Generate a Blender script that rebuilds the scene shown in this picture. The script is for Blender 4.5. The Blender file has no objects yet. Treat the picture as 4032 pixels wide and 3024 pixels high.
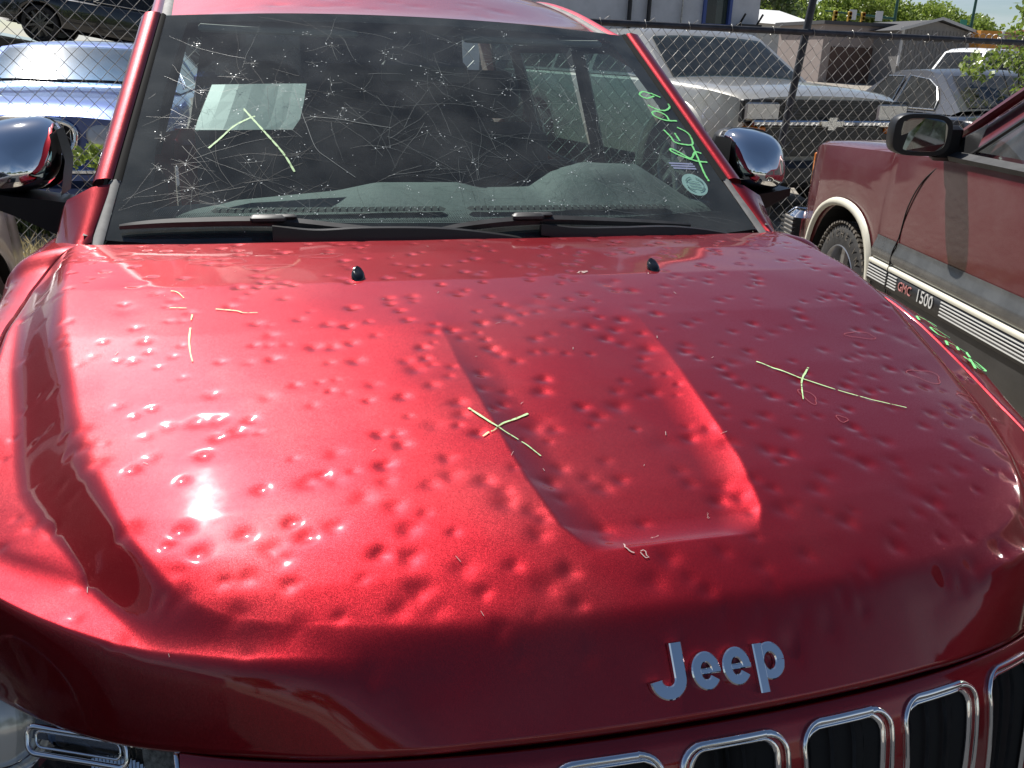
import bpy, math, random
import numpy as np
from mathutils import Vector, Matrix

# ---------------------------------------------------------------- camera, sky, sun
scene = bpy.context.scene
C = scene.collection
R = math.radians

CAM = (-0.448, -0.673, 1.561)
yaw, pit, rol = R(16.27), R(19.93), R(2.04)
cam_data = bpy.data.cameras.new('camera')
cam_data.sensor_width = 36.0
cam_data.lens = 31.29
cam_data.clip_start = 0.02
cam_data.clip_end = 900
cam = bpy.data.objects.new('camera', cam_data)
C.objects.link(cam)
_F = Vector((math.sin(yaw)*math.cos(pit), math.cos(yaw)*math.cos(pit), -math.sin(pit)))
_R = Vector((math.cos(yaw), -math.sin(yaw), 0))
_U = _R.cross(_F)
_X = _R*math.cos(rol) + _U*math.sin(rol)
_Y = -_R*math.sin(rol) + _U*math.cos(rol)
m = Matrix((_X, _Y, -_F)).transposed().to_4x4()
m.translation = Vector(CAM)
cam.matrix_world = m
scene.camera = cam

SUN_EL, SUN_AZ = 52.0, -22.0          # azimuth measured from +Y towards +X
world = bpy.data.worlds.new('World')
scene.world = world
world.use_nodes = True
wn = world.node_tree
bg = wn.nodes['Background']
sky = wn.nodes.new('ShaderNodeTexSky')
sky.sky_type = 'NISHITA'
sky.sun_disc = False
sky.sun_elevation = R(SUN_EL)
sky.sun_rotation = R(SUN_AZ)
sky.altitude = 1500
sky.air_density = 1.0
sky.dust_density = 0.8
sky.ozone_density = 1.2
bg.inputs['Strength'].default_value = 0.055
# thin broken cloud low over the whole horizon
wtc = wn.nodes.new('ShaderNodeTexCoord'); sep = wn.nodes.new('ShaderNodeSeparateXYZ')
wn.links.new(wtc.outputs['Generated'], sep.inputs[0])
def wmath(op, a, b=None, c=None):
    n = wn.nodes.new('ShaderNodeMath'); n.operation = op
    for i, q in enumerate((a, b, c)):
        if q is None: continue
        if isinstance(q, (int, float)): n.inputs[i].default_value = q
        else: wn.links.new(q, n.inputs[i])
    return n.outputs[0]
zc_ = wmath('ADD', wmath('MAXIMUM', sep.outputs['Z'], 0.0), .10)
cmb = wn.nodes.new('ShaderNodeCombineXYZ')
wn.links.new(wmath('DIVIDE', sep.outputs['X'], zc_), cmb.inputs['X']); wn.links.new(wmath('DIVIDE', sep.outputs['Y'], zc_), cmb.inputs['Y'])
cn = wn.nodes.new('ShaderNodeTexNoise'); cn.inputs['Scale'].default_value = .55; cn.inputs['Detail'].default_value = 7; cn.inputs['Roughness'].default_value = .6
wn.links.new(cmb.outputs[0], cn.inputs['Vector'])
cm = wn.nodes.new('ShaderNodeMapRange'); cm.interpolation_type = 'SMOOTHSTEP'; cm.inputs['From Min'].default_value = .36; cm.inputs['From Max'].default_value = .60
wn.links.new(cn.outputs['Fac'], cm.inputs['Value'])
ef = wn.nodes.new('ShaderNodeMapRange'); ef.interpolation_type = 'SMOOTHSTEP'; ef.inputs['From Min'].default_value = .08; ef.inputs['From Max'].default_value = .50
ef.inputs['To Min'].default_value = 1; ef.inputs['To Max'].default_value = .0
wn.links.new(sep.outputs['Z'], ef.inputs['Value'])
cmx = wn.nodes.new('ShaderNodeMix'); cmx.data_type = 'RGBA'; cmx.inputs['B'].default_value = (8.5, 8.9, 9.6, 1)
wn.links.new(wmath('MULTIPLY', wmath('MULTIPLY', cm.outputs[0], ef.outputs[0]), .62), cmx.inputs['Factor'])
wn.links.new(sky.outputs[0], cmx.inputs['A'])
wn.links.new(cmx.outputs['Result'], bg.inputs['Color'])

sd = bpy.data.lights.new('sun', 'SUN')
sd.energy = 5.0
sd.angle = R(0.5)
sd.color = (1.0, 0.96, 0.90)
sun = bpy.data.objects.new('sun', sd)
C.objects.link(sun)
_L = Vector((math.sin(R(SUN_AZ))*math.cos(R(SUN_EL)), math.cos(R(SUN_AZ))*math.cos(R(SUN_EL)), math.sin(R(SUN_EL))))
sun.rotation_euler = _L.to_track_quat('Z', 'Y').to_euler()
sun.location = (0, 0, 30)

vs = scene.view_settings
scene.display_settings.display_device = 'sRGB'
vs.view_transform = 'Standard'
vs.look = 'None'
vs.exposure = 0.62
vs.gamma = 1.0
vs.use_curve_mapping = False

rnd = random.Random(11)
nrg = np.random.default_rng(5)

# ---------------------------------------------------------------- materials
MATS = {}
def mat(name, col, rough=0.5, metal=0.0, coat=0.0, coat_rough=0.03, var=0.0, vscale=20.0, bump=0.0, bscale=200.0,
        spec=0.5, col2=None, trans=0.0, emit=None):
    if name in MATS: return MATS[name]
    mt = bpy.data.materials.new(name); mt.use_nodes = True
    nt = mt.node_tree; b = nt.nodes['Principled BSDF']
    b.inputs['Base Color'].default_value = (*col, 1)
    b.inputs['Roughness'].default_value = rough
    b.inputs['Metallic'].default_value = metal
    b.inputs['Coat Weight'].default_value = coat
    b.inputs['Coat Roughness'].default_value = coat_rough
    b.inputs['Specular IOR Level'].default_value = spec
    tc = nt.nodes.new('ShaderNodeTexCoord')
    if var > 0 or col2:
        n = nt.nodes.new('ShaderNodeTexNoise'); n.inputs['Scale'].default_value = vscale
        n.inputs['Detail'].default_value = 6; n.inputs['Roughness'].default_value = .65
        nt.links.new(tc.outputs['Object'], n.inputs['Vector'])
        mx = nt.nodes.new('ShaderNodeMix'); mx.data_type = 'RGBA'
        rmp = nt.nodes.new('ShaderNodeMapRange'); rmp.inputs['From Min'].default_value = .38; rmp.inputs['From Max'].default_value = .62
        nt.links.new(n.outputs['Fac'], rmp.inputs['Value']); nt.links.new(rmp.outputs[0], mx.inputs['Factor'])
        c2 = col2 if col2 else tuple(min(1, c*(1+var)) for c in col)
        c1 = col if col2 else tuple(c*(1-var) for c in col)
        mx.inputs['A'].default_value = (*c1, 1); mx.inputs['B'].default_value = (*c2, 1)
        nt.links.new(mx.outputs['Result'], b.inputs['Base Color'])
    if bump > 0:
        n2 = nt.nodes.new('ShaderNodeTexNoise'); n2.inputs['Scale'].default_value = bscale; n2.inputs['Detail'].default_value = 4
        nt.links.new(tc.outputs['Object'], n2.inputs['Vector'])
        bp = nt.nodes.new('ShaderNodeBump'); bp.inputs['Strength'].default_value = bump; bp.inputs['Distance'].default_value = 0.01
        nt.links.new(n2.outputs['Fac'], bp.inputs['Height']); nt.links.new(bp.outputs[0], b.inputs['Normal'])
    MATS[name] = mt
    return mt

def flake_paint(name, col, rough, flake, coat_rough=0.045, metal=0.85, spots=0.0, base_spec=.5, fscale=900.):
    mt = bpy.data.materials.new(name); mt.use_nodes = True
    nt = mt.node_tree; b = nt.nodes['Principled BSDF']
    b.inputs['Metallic'].default_value = metal
    b.inputs['Roughness'].default_value = rough
    b.inputs['Coat Weight'].default_value = 1.0
    b.inputs['Coat Roughness'].default_value = coat_rough
    b.inputs['Coat IOR'].default_value = 1.5
    tc = nt.nodes.new('ShaderNodeTexCoord')
    v = nt.nodes.new('ShaderNodeTexVoronoi'); v.inputs['Scale'].default_value = fscale
    nt.links.new(tc.outputs['Object'], v.inputs['Vector'])
    # flake tilt: base layer normal only
    sub = nt.nodes.new('ShaderNodeVectorMath'); sub.operation = 'SUBTRACT'; sub.inputs[1].default_value = (.5, .5, .5)
    sc = nt.nodes.new('ShaderNodeVectorMath'); sc.operation = 'SCALE'; sc.inputs['Scale'].default_value = flake
    geo = nt.nodes.new('ShaderNodeNewGeometry')
    ad = nt.nodes.new('ShaderNodeVectorMath'); ad.operation = 'ADD'
    nm = nt.nodes.new('ShaderNodeVectorMath'); nm.operation = 'NORMALIZE'
    nt.links.new(v.outputs['Color'], sub.inputs[0]); nt.links.new(sub.outputs[0], sc.inputs[0])
    nt.links.new(sc.outputs[0], ad.inputs[0]); nt.links.new(geo.outputs['Normal'], ad.inputs[1])
    nt.links.new(ad.outputs[0], nm.inputs[0]); nt.links.new(nm.outputs[0], b.inputs['Normal'])
    # dust and dried water marks: patchy variation of the pigment and of the coat
    n = nt.nodes.new('ShaderNodeTexNoise'); n.inputs['Scale'].default_value = 5; n.inputs['Detail'].default_value = 8
    nt.links.new(tc.outputs['Object'], n.inputs['Vector'])
    mr = nt.nodes.new('ShaderNodeMapRange'); mr.inputs['From Min'].default_value = .45; mr.inputs['From Max'].default_value = .75
    mr.inputs['To Min'].default_value = 0; mr.inputs['To Max'].default_value = .05 + spots
    nt.links.new(n.outputs['Fac'], mr.inputs['Value'])
    mx = nt.nodes.new('ShaderNodeMix'); mx.data_type = 'RGBA'
    mx.inputs['A'].default_value = (*col, 1); mx.inputs['B'].default_value = (.42, .36, .34, 1)
    nt.links.new(mr.outputs[0], mx.inputs['Factor']); nt.links.new(mx.outputs['Result'], b.inputs['Base Color'])
    n3 = nt.nodes.new('ShaderNodeTexNoise'); n3.inputs['Scale'].default_value = 60; n3.inputs['Detail'].default_value = 3
    nt.links.new(tc.outputs['Object'], n3.inputs['Vector'])
    mr2 = nt.nodes.new('ShaderNodeMapRange'); mr2.inputs['To Min'].default_value = coat_rough*.8; mr2.inputs['To Max'].default_value = coat_rough*1.5
    nt.links.new(n3.outputs['Fac'], mr2.inputs['Value']); nt.links.new(mr2.outputs[0], b.inputs['Coat Roughness'])
    MATS[name] = mt
    return mt

def glass_mat(name, tint, dust=0.05, rough=0.0, ior=1.5, dustcol=(.75, .78, .76)):
    mt = bpy.data.materials.new(name); mt.use_nodes = True
    nt = mt.node_tree; nt.nodes.clear()
    out = nt.nodes.new('ShaderNodeOutputMaterial')
    fr = nt.nodes.new('ShaderNodeFresnel')
    gb = nt.nodes.new('ShaderNodeNewGeometry'); im = nt.nodes.new('ShaderNodeMapRange')   # same reflectance from either face of the pane
    im.inputs['To Min'].default_value = ior; im.inputs['To Max'].default_value = 1/ior
    nt.links.new(gb.outputs['Backfacing'], im.inputs['Value']); nt.links.new(im.outputs[0], fr.inputs['IOR'])
    tr = nt.nodes.new('ShaderNodeBsdfTransparent'); tr.inputs['Color'].default_value = (*tint, 1)
    gl = nt.nodes.new('ShaderNodeBsdfGlossy'); gl.inputs['Roughness'].default_value = rough
    df = nt.nodes.new('ShaderNodeBsdfDiffuse'); df.inputs['Color'].default_value = (*dustcol, 1)
    m1 = nt.nodes.new('ShaderNodeMixShader'); m2 = nt.nodes.new('ShaderNodeMixShader')
    nt.links.new(fr.outputs[0], m1.inputs[0]); nt.links.new(tr.outputs[0], m1.inputs[1]); nt.links.new(gl.outputs[0], m1.inputs[2])
    tc = nt.nodes.new('ShaderNodeTexCoord'); n = nt.nodes.new('ShaderNodeTexNoise'); n.inputs['Scale'].default_value = 9; n.inputs['Detail'].default_value = 7
    nt.links.new(tc.outputs['Object'], n.inputs['Vector'])
    mr = nt.nodes.new('ShaderNodeMapRange'); mr.inputs['From Min'].default_value = .3; mr.inputs['From Max'].default_value = .7
    mr.inputs['To Min'].default_value = dust*.5; mr.inputs['To Max'].default_value = dust*1.5
    nt.links.new(n.outputs['Fac'], mr.inputs['Value'])
    nt.links.new(mr.outputs[0], m2.inputs[0]); nt.links.new(m1.outputs[0], m2.inputs[1]); nt.links.new(df.outputs[0], m2.inputs[2])
    nt.links.new(m2.outputs[0], out.inputs[0])
    MATS[name] = mt
    return mt

RED = flake_paint('red_metallic_paint', (.285, .003, .010), .45, .15, .050, metal=.85, fscale=1500)
MAROON = flake_paint('maroon_paint', (.115, .008, .015), .38, .12, .05, metal=.25, spots=.03)
BLUE = flake_paint('blue_paint', (.035, .075, .25), .35, .15, .04, metal=.6)
SILVERTRUCK = flake_paint('silver_beige_paint', (.40, .39, .355), .35, .12, .08, metal=.45)
BLACKP = mat('black_car_paint', (.008, .008, .010), .25, 0, 1.0, .03)
SILVER = flake_paint('silver_paint', (.42, .42, .42), .35, .12, .06, metal=.6, spots=.15)
GREENP = flake_paint('dark_green_paint', (.02, .06, .05), .35, .1, .05, metal=.4)
WHITEP = mat('white_car_paint', (.78, .78, .77), .3, 0, .8, .05)
CHROME = mat('chrome', (.86, .87, .88), .045, 1.0)
CHROMED = mat('dusty_chrome', (.62, .62, .60), .22, 1.0, bump=.03, bscale=60)
ALLOY = mat('alloy_wheel', (.42, .42, .43), .32, .9)
RUBBER = mat('tyre_rubber', (.022, .021, .020), .75, 0, var=.4, vscale=30)
RUBBERD = mat('dusty_tyre_tread', (.115, .10, .082), .9, 0, var=.3, vscale=18)
BLKPL = mat('black_plastic', (.012, .012, .013), .38, 0, bump=.05, bscale=400)
SEALB = mat('black_rubber_seal', (.010, .010, .010), .9, spec=.2)
BLKPLD = mat('weathered_black_plastic', (.035, .035, .036), .5, 0, var=.35, vscale=12)
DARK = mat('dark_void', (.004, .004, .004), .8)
BLKGL = mat('black_gloss_trim', (.006, .006, .007), .12, 0, .5)
GREYCL = mat('grey_body_cladding', (.024, .023, .022), .42, 0, var=.35, vscale=4, coat=.25, coat_rough=.25)
SILVCL = mat('silver_cladding', (.17, .17, .165), .22, .6, var=.15, vscale=8)
CREAM = mat('cream_moulding', (.62, .60, .50), .45)
GALV = mat('galvanized_wire', (.36, .35, .33), .42, .7, var=.3, vscale=30)
POSTM = mat('grey_fence_paint', (.045, .047, .055), .5, .3, var=.35, vscale=9)
PALERUB = mat('pale_rubber_seal', (.17, .17, .165), .7, 0, var=.25, vscale=14)
FRIT = mat('black_ceramic_border', (.010, .011, .014), 1.0, 0, spec=.03)
DASH = mat('dashboard_vinyl', (.080, .092, .089), .7, 0, var=.15, vscale=90, bump=.2, bscale=300)
SEATM = mat('dark_seat_cloth', (.05, .054, .058), .85, 0, var=.2, vscale=40)
DOORIN = mat('door_panel_inside', (.055, .06, .058), .7)
GREEN = mat('green_marker_ink', (.24, .78, .27), .6, 0, var=.10, vscale=60)
PALEGRN = mat('pale_marker_ink', (.50, .74, .36), .6, 0, var=.1, vscale=60)
CRACKW = mat('crack_white', (.16, .19, .19), .5)
CRACKD = mat('crack_dark', (.012, .016, .018), .4)
PAPER = None
STICK = mat('sticker_pale', (.55, .70, .66), .6)
STICKB = mat('sticker_blue_grey', (.25, .28, .42), .6)
PRINT = mat('sticker_print', (.08, .16, .16), .6)
AMBER = mat('amber_lens', (.62, .18, .02), .25, 0, .6)
HLENS = mat('headlight_lens', (.66, .65, .60), .16, .25, .8, .04)
REFL = mat('headlight_reflector', (.55, .57, .62), .16, 1.0)
HOUSING = mat('headlight_housing', (.16, .17, .19), .14, .9)
GREYTX = mat('textured_grey_lamp_panel', (.20, .21, .20), .5, .3, var=.5, vscale=120)
REDTXT = mat('faded_red_letter', (.50, .20, .19), .6)
WHT = mat('white_letter', (.62, .62, .60), .5)
TLIGHT = mat('red_tail_lens', (.35, .01, .02), .2, 0, .8)
WS = glass_mat('windshield_glass', (.70, .82, .80), .045)
CLEAR = glass_mat('clear_lens', (.92, .93, .93), .015)
DGLASS = glass_mat('tinted_window', (.10, .15, .155), .03)
DGLASS2 = glass_mat('dark_window', (.03, .035, .045), .03)
GGLASS = glass_mat('green_tinted_window', (.34, .50, .47), .05)
JGLASS = glass_mat('dusty_car_glass', (.25, .34, .34), .06, .085)
MGLASS = mat('dark_mirror_glass', (.22, .23, .23), .03, 1.0)
BARK = mat('bark', (.10, .075, .055), .9, 0, var=.4, vscale=15, bump=.5, bscale=40)

def waxy(m_, lo=.34, hi=.46):
    # crayon that skips over the surface: small gaps where the wax did not take
    nt = m_.node_tree; b = nt.nodes['Principled BSDF']; out = nt.nodes['Material Output']
    tc = nt.nodes.new('ShaderNodeTexCoord'); n = nt.nodes.new('ShaderNodeTexNoise'); n.inputs['Scale'].default_value = 110; n.inputs['Detail'].default_value = 6
    nt.links.new(tc.outputs['Object'], n.inputs['Vector'])
    r_ = nt.nodes.new('ShaderNodeMapRange'); r_.inputs['From Min'].default_value = lo; r_.inputs['From Max'].default_value = hi
    nt.links.new(n.outputs['Fac'], r_.inputs['Value'])
    tr = nt.nodes.new('ShaderNodeBsdfTransparent'); mx = nt.nodes.new('ShaderNodeMixShader')
    nt.links.new(r_.outputs[0], mx.inputs[0]); nt.links.new(tr.outputs[0], mx.inputs[1]); nt.links.new(b.outputs[0], mx.inputs[2]); nt.links.new(mx.outputs[0], out.inputs[0])
waxy(GREEN, .28, .36); waxy(PALEGRN, .30, .46)
def leaf_mat(name, c1, c2, tr=.4):
    mt = bpy.data.materials.new(name); mt.use_nodes = True
    nt = mt.node_tree; nt.nodes.clear()
    out = nt.nodes.new('ShaderNodeOutputMaterial')
    d = nt.nodes.new('ShaderNodeBsdfDiffuse'); t = nt.nodes.new('ShaderNodeBsdfTranslucent'); mx = nt.nodes.new('ShaderNodeMixShader')
    gl = nt.nodes.new('ShaderNodeBsdfGlossy'); gl.inputs['Roughness'].default_value = .35
    mx2 = nt.nodes.new('ShaderNodeMixShader'); mx2.inputs[0].default_value = .06
    mx.inputs[0].default_value = tr
    g = nt.nodes.new('ShaderNodeNewGeometry')
    cm = nt.nodes.new('ShaderNodeMix'); cm.data_type = 'RGBA'
    cm.inputs['A'].default_value = (*c1, 1); cm.inputs['B'].default_value = (*c2, 1)
    nt.links.new(g.outputs['Random Per Island'], cm.inputs['Factor'])
    nt.links.new(cm.outputs['Result'], d.inputs['Color']); nt.links.new(cm.outputs['Result'], t.inputs['Color'])
    nt.links.new(d.outputs[0], mx.inputs[1]); nt.links.new(t.outputs[0], mx.inputs[2])
    nt.links.new(mx.outputs[0], mx2.inputs[1]); nt.links.new(gl.outputs[0], mx2.inputs[2])
    nt.links.new(mx2.outputs[0], out.inputs[0])
    MATS[name] = mt
    return mt
LEAF = leaf_mat('spring_leaf', (.17, .25, .035), (.30, .38, .08))
LEAFD = leaf_mat('dark_leaf', (.05, .09, .025), (.11, .16, .04))
PAPER = leaf_mat('white_paper', (.86, .90, .86), (.86, .90, .86), .65)
GRASSM = leaf_mat('grass_blade', (.08, .14, .02), (.19, .22, .07))
DRYM = leaf_mat('dry_grass_blade', (.30, .25, .12), (.42, .36, .2))

# ---------------------------------------------------------------- mesh helpers
class MB:
    def __init__(s): s.v = []; s.f = []
    def add(s, v, f):
        o = len(s.v); s.v += [tuple(p) for p in v]; s.f += [tuple(i+o for i in q) for q in f]; return s
    def quad(s, a, b, c, d): return s.add([a, b, c, d], [(0, 1, 2, 3)])
    def poly(s, pts): return s.add(pts, [tuple(range(len(pts)))])
    def box(s, c, sz, rot=None):
        x, y, z = [q/2 for q in sz]
        v = [Vector((i*x, j*y, k*z)) for i in (-1, 1) for j in (-1, 1) for k in (-1, 1)]
        if rot is not None: v = [rot @ p for p in v]
        v = [p + Vector(c) for p in v]
        return s.add(v, [(0, 1, 3, 2), (4, 6, 7, 5), (0, 4, 5, 1), (2, 3, 7, 6), (0, 2, 6, 4), (1, 5, 7, 3)])
    def bevbox(s, c, sz, b, rot=None):
        # box with chamfered vertical/long edges: octagon-ish prism stack
        x, y, z = [q/2 for q in sz]
        rings = []
        for zz, ins in ((-z, b), (-z+b, 0), (z-b, 0), (z, b)):
            xx, yy = x-ins, y-ins; bb = min(b, xx*.9, yy*.9)
            rings.append([(xx-bb, -yy, zz), (xx, -yy+bb, zz), (xx, yy-bb, zz), (xx-bb, yy, zz), (-xx+bb, yy, zz), (-xx, yy-bb, zz), (-xx, -yy+bb, zz), (-xx+bb, -yy, zz)])
        rr = [[(rot @ Vector(p) if rot is not None else Vector(p)) + Vector(c) for p in r] for r in rings]
        return s.loft(rr, closed=True, caps=True)
    def loft(s, rings, closed=True, caps=False):
        n = len(rings[0]); v = [p for r in rings for p in r]; f = []
        for i in range(len(rings)-1):
            for j in range(n if closed else n-1):
                k = (j+1) % n
                f.append((i*n+j, i*n+k, (i+1)*n+k, (i+1)*n+j))
        if caps:
            f.append(tuple(range(n-1, -1, -1))); f.append(tuple((len(rings)-1)*n+j for j in range(n)))
        return s.add(v, f)
    def tube(s, pts, r, n=6, caps=True, rr=None, up=None):
        pts = [Vector(p) for p in pts]; rings = []
        N = len(pts); prev = None
        for i, p in enumerate(pts):
            t = (pts[min(i+1, N-1)]-pts[max(i-1, 0)])
            if t.length < 1e-9: t = Vector((0, 0, 1))
            t.normalize()
            if prev is None:
                a = Vector((0, 0, 1)) if abs(t.z) < .9 else Vector((0, 1, 0))
                x = t.cross(a).normalized()
            else:
                x = (prev - t*prev.dot(t)).normalized()
            prev = x; y = t.cross(x)
            q = rr[i] if rr else r
            rings.append([p + x*math.cos(2*math.pi*k/n)*q + y*math.sin(2*math.pi*k/n)*q for k in range(n)])
        return s.loft(rings, True, caps)
    def closed_tube(s, pts, r, n=6, nr=None, ra=None):
        # closed sweep; nr = per point outward normal giving ellipse axes (r along normal, ra along binormal)
        pts = [Vector(p) for p in pts]; N = len(pts); rings = []
        for i, p in enumerate(pts):
            t = (pts[(i+1) % N]-pts[i-1]).normalized()
            nn = Vector(nr[i]); nn = (nn - t*nn.dot(t)).normalized(); b = t.cross(nn)
            rings.append([p + nn*math.cos(2*math.pi*k/n)*r + b*math.sin(2*math.pi*k/n)*(ra or r) for k in range(n)])
        rings.append(rings[0])
        return s.loft(rings, True, False)
    def lathe(s, prof, c, axis='x', n=24, sgn=1):
        rings = []
        for a in range(n+1):
            t = 2*math.pi*a/n; ring = []
            for (h, r) in prof:
                if axis == 'x': p = (c[0]+sgn*h, c[1]+r*math.cos(t), c[2]+r*math.sin(t))
                elif axis == 'y': p = (c[0]+r*math.cos(t), c[1]+sgn*h, c[2]+r*math.sin(t))
                else: p = (c[0]+r*math.cos(t), c[1]+r*math.sin(t), c[2]+sgn*h)
                ring.append(p)
            rings.append(ring)
        return s.loft(rings, False, False)
    def grid(s, fn, us, vs):
        v = [fn(u, w) for w in vs for u in us]; n = len(us)
        f = [(j*n+i, j*n+i+1, (j+1)*n+i+1, (j+1)*n+i) for j in range(len(vs)-1) for i in range(n-1)]
        return s.add(v, f)

def link(name, mesh, material, parent=None, **props):
    o = bpy.data.objects.new(name, mesh); C.objects.link(o)
    if material is not None and len(mesh.materials) == 0: mesh.materials.append(material)
    if parent is not None: o.parent = parent
    for k, v in props.items(): o[k] = v
    return o
def build(name, mb, material, parent=None, smooth=False, **props):
    me = bpy.data.meshes.new(name)
    me.from_pydata([tuple(p) for p in mb.v], [], mb.f); me.update()
    if smooth:
        me.polygons.foreach_set('use_smooth', [True]*len(me.polygons))
        if smooth != 'full':
            try: me.set_sharp_from_angle(angle=R(38 if smooth is True else smooth))
            except Exception: pass
    return link(name, me, material, parent, **props)
def np_mesh(name, V, F, material, parent=None, smooth=True, **props):
    me = bpy.data.meshes.new(name)
    V = np.asarray(V, dtype=np.float32); F = np.asarray(F, dtype=np.int32)
    me.vertices.add(len(V)); me.vertices.foreach_set('co', V.ravel())
    k = F.shape[1]
    me.loops.add(F.size); me.loops.foreach_set('vertex_index', F.ravel())
    me.polygons.add(len(F)); me.polygons.foreach_set('loop_start', np.arange(0, F.size, k, dtype=np.int32))
    me.polygons.foreach_set('loop_total', np.full(len(F), k, dtype=np.int32))
    me.polygons.foreach_set('use_smooth', np.full(len(F), smooth))
    me.update(calc_edges=True); me.validate()
    return link(name, me, material, parent, **props)
def gridF(nu, nv):
    i, j = np.meshgrid(np.arange(nu-1), np.arange(nv-1))
    a = (j*nu+i).ravel()
    return np.stack([a, a+1, a+1+nu, a+nu], 1)
def thing(name, label, cat, loc=(0, 0, 0), rz=0.0, group=None):
    o = bpy.data.objects.new(name, None); C.objects.link(o)
    o.location = loc; o.rotation_euler = (0, 0, rz); o.empty_display_size = .2
    o['label'] = label; o['category'] = cat
    if group: o['group'] = group
    return o
def tag(o, label, cat, group=None, kind=None):
    o['label'] = label; o['category'] = cat
    if group: o['group'] = group
    if kind: o['kind'] = kind
    return o
def ribbon(mb, pts, nrm, w, lift=.0008):
    # flat ink strip on a surface: pts 3D, nrm callable or list, w number or list
    pts = [Vector(p) for p in pts]; N = len(pts); L = []; Rr = []
    for i, p in enumerate(pts):
        t = (pts[min(i+1, N-1)]-pts[max(i-1, 0)]).normalized()
        n = Vector(nrm[i]) if isinstance(nrm, list) else Vector(nrm)
        s_ = t.cross(n).normalized()
        ww = (w[i] if isinstance(w, (list, tuple)) else w)/2
        L.append(p + s_*ww + n*lift); Rr.append(p - s_*ww + n*lift)
    for i in range(N-1): mb.quad(L[i], L[i+1], Rr[i+1], Rr[i])
def catmull(pts, k=6):
    pts = [Vector(p) for p in pts]; out = []
    if len(pts) < 3:
        return [pts[0].lerp(pts[-1], i/k) for i in range(k+1)]
    P = [pts[0]*2-pts[1]] + pts + [pts[-1]*2-pts[-2]]
    for i in range(1, len(P)-2):
        for j in range(k):
            t = j/k
            out.append(.5*((2*P[i]) + (-P[i-1]+P[i+1])*t + (2*P[i-1]-5*P[i]+4*P[i+1]-P[i+2])*t*t + (-P[i-1]+3*P[i]-3*P[i+1]+P[i+2])*t**3))
    out.append(pts[-1])
    return out
def text_mesh(txt, size, extrude=.002, offset=0.0, bevel=0.0):
    cu = bpy.data.curves.new('lettering', 'FONT'); cu.body = txt; cu.size = size; cu.extrude = extrude; cu.offset = offset
    cu.bevel_depth = bevel; cu.resolution_u = 3; cu.align_x = 'CENTER'
    o = bpy.data.objects.new('lettering', cu); C.objects.link(o)
    dg = bpy.context.evaluated_depsgraph_get()
    me = bpy.data.meshes.new_from_object(o.evaluated_get(dg))
    v = [tuple(q.co) for q in me.vertices]; f = [tuple(p.vertices) for p in me.polygons]
    bpy.data.objects.remove(o); bpy.data.curves.remove(cu); bpy.data.meshes.remove(me)
    return v, f

# ---- sheet metal surfaces

def smooth(t):
    t=np.clip(t,0,1); return t*t*(3-2*t)
_ct=np.array([0,.015,.03,.045,.058,.066,.074,.09,.13,.18,.25,.35,.5,.7,.9,1.1,1.35])
_cz=np.array([.925,.9445,.964,.9835,1.000,1.009,1.0150,1.0222,1.0385,1.055,1.074,1.096,1.125,1.157,1.180,1.191,1.194])
_q=np.linspace(0,1.35,1351); _zq=np.interp(_q,_ct,_cz)
_k=np.hanning(23); _k/=_k.sum()
_zs=np.convolve(np.pad(_zq,(30,30),mode='reflect',reflect_type='odd'),_k,'same')[30:-30]
_w=np.clip(_q/.03,0,1); _zq=_zq*(1-_w)+_zs*_w
def yf(a): a=np.abs(a); return .27*a**2+.40*a**4
def zfr(a): return .925-.11*np.abs(a)**2
_xy=np.linspace(-.2,1.6,1801); _xx=np.interp(_xy,[.08,.12,.153,.187,.232,.307,.424,.48,.573,.806,1.015,1.2,1.4],[.25,.42,.504,.551,.583,.622,.662,.681,.706,.755,.784,.805,.82])
_k2=np.hanning(71); _k2/=_k2.sum(); _xx=np.convolve(np.pad(_xx,(50,50),mode='edge'),_k2,'same')[50:-50]
def xcr(y): return np.interp(y,_xy,_xx)
def xseam(y): return np.interp(y,[.42,.47,.6,.76,.95,1.15,1.25,1.30],[.81,.835,.85,.862,.872,.868,.85,.80])
DF=1.0
def Zh(x,y):
    a=np.abs(x); L=1.3
    f=np.minimum(yf(a),.6)
    t=np.clip((y-f)*L/(L-f),0,1.35)
    s=1-.40*smooth((a-.26)/.30)
    wo=smooth((a-.27)/.20)
    def Pz(e):
        z1=np.interp(np.clip(e,0,1.35),_q,_zq); z2=np.where(e<.09,np.interp(.09,_q,_zq)-(.09-e)*.37,z1)
        return z1*(1-wo)+z2*wo
    z=Pz((y-s*f)*L/(L-s*f))
    h=Pz((1-s)*f*L/(L-s*f))-.925
    z=z-h*(1-np.clip(t/np.interp(a,[.28,.5],[.058,.036]),0,1))**2.0
    fade=1-smooth(t/.15)
    z=z-(.02+.035*fade+.055*(1-smooth((y-.45)/.5)))*a*a
    h=.01; dx=(xcr(y+h)-xcr(y-h))/(2*h)
    d=(a-xcr(y))/np.sqrt(1+dx*dx)
    tf=.25+.75*smooth(t/.13)
    D=np.interp(y,[.2,.45,.7],[.036,.044,.056])*smooth((y-.06)/.12)*tf*DF
    z=z-D*smooth((d+.010)/np.interp(y,[.2,.32,.5],[.046,.055,.095]))+np.interp(y,[.2,.45,.7,1.2],[-.12,-.08,.0,-.04])*tf*np.maximum(d,0)*smooth(d/.05)
    xb=np.interp(y,[.12,.19,.28,.57,.85],[.085,.125,.142,.165,.17])
    e1=np.clip((xb+.006-a)/.060,0,1); e2=np.clip((y-.146)/.05,0,1)
    e1=1-(1-e1)**1.9; e2=1-(1-e2)**2.0
    m=e1*e2*(1-smooth((y-.30)/.50))
    z=z-.0135*m
    return z
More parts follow.
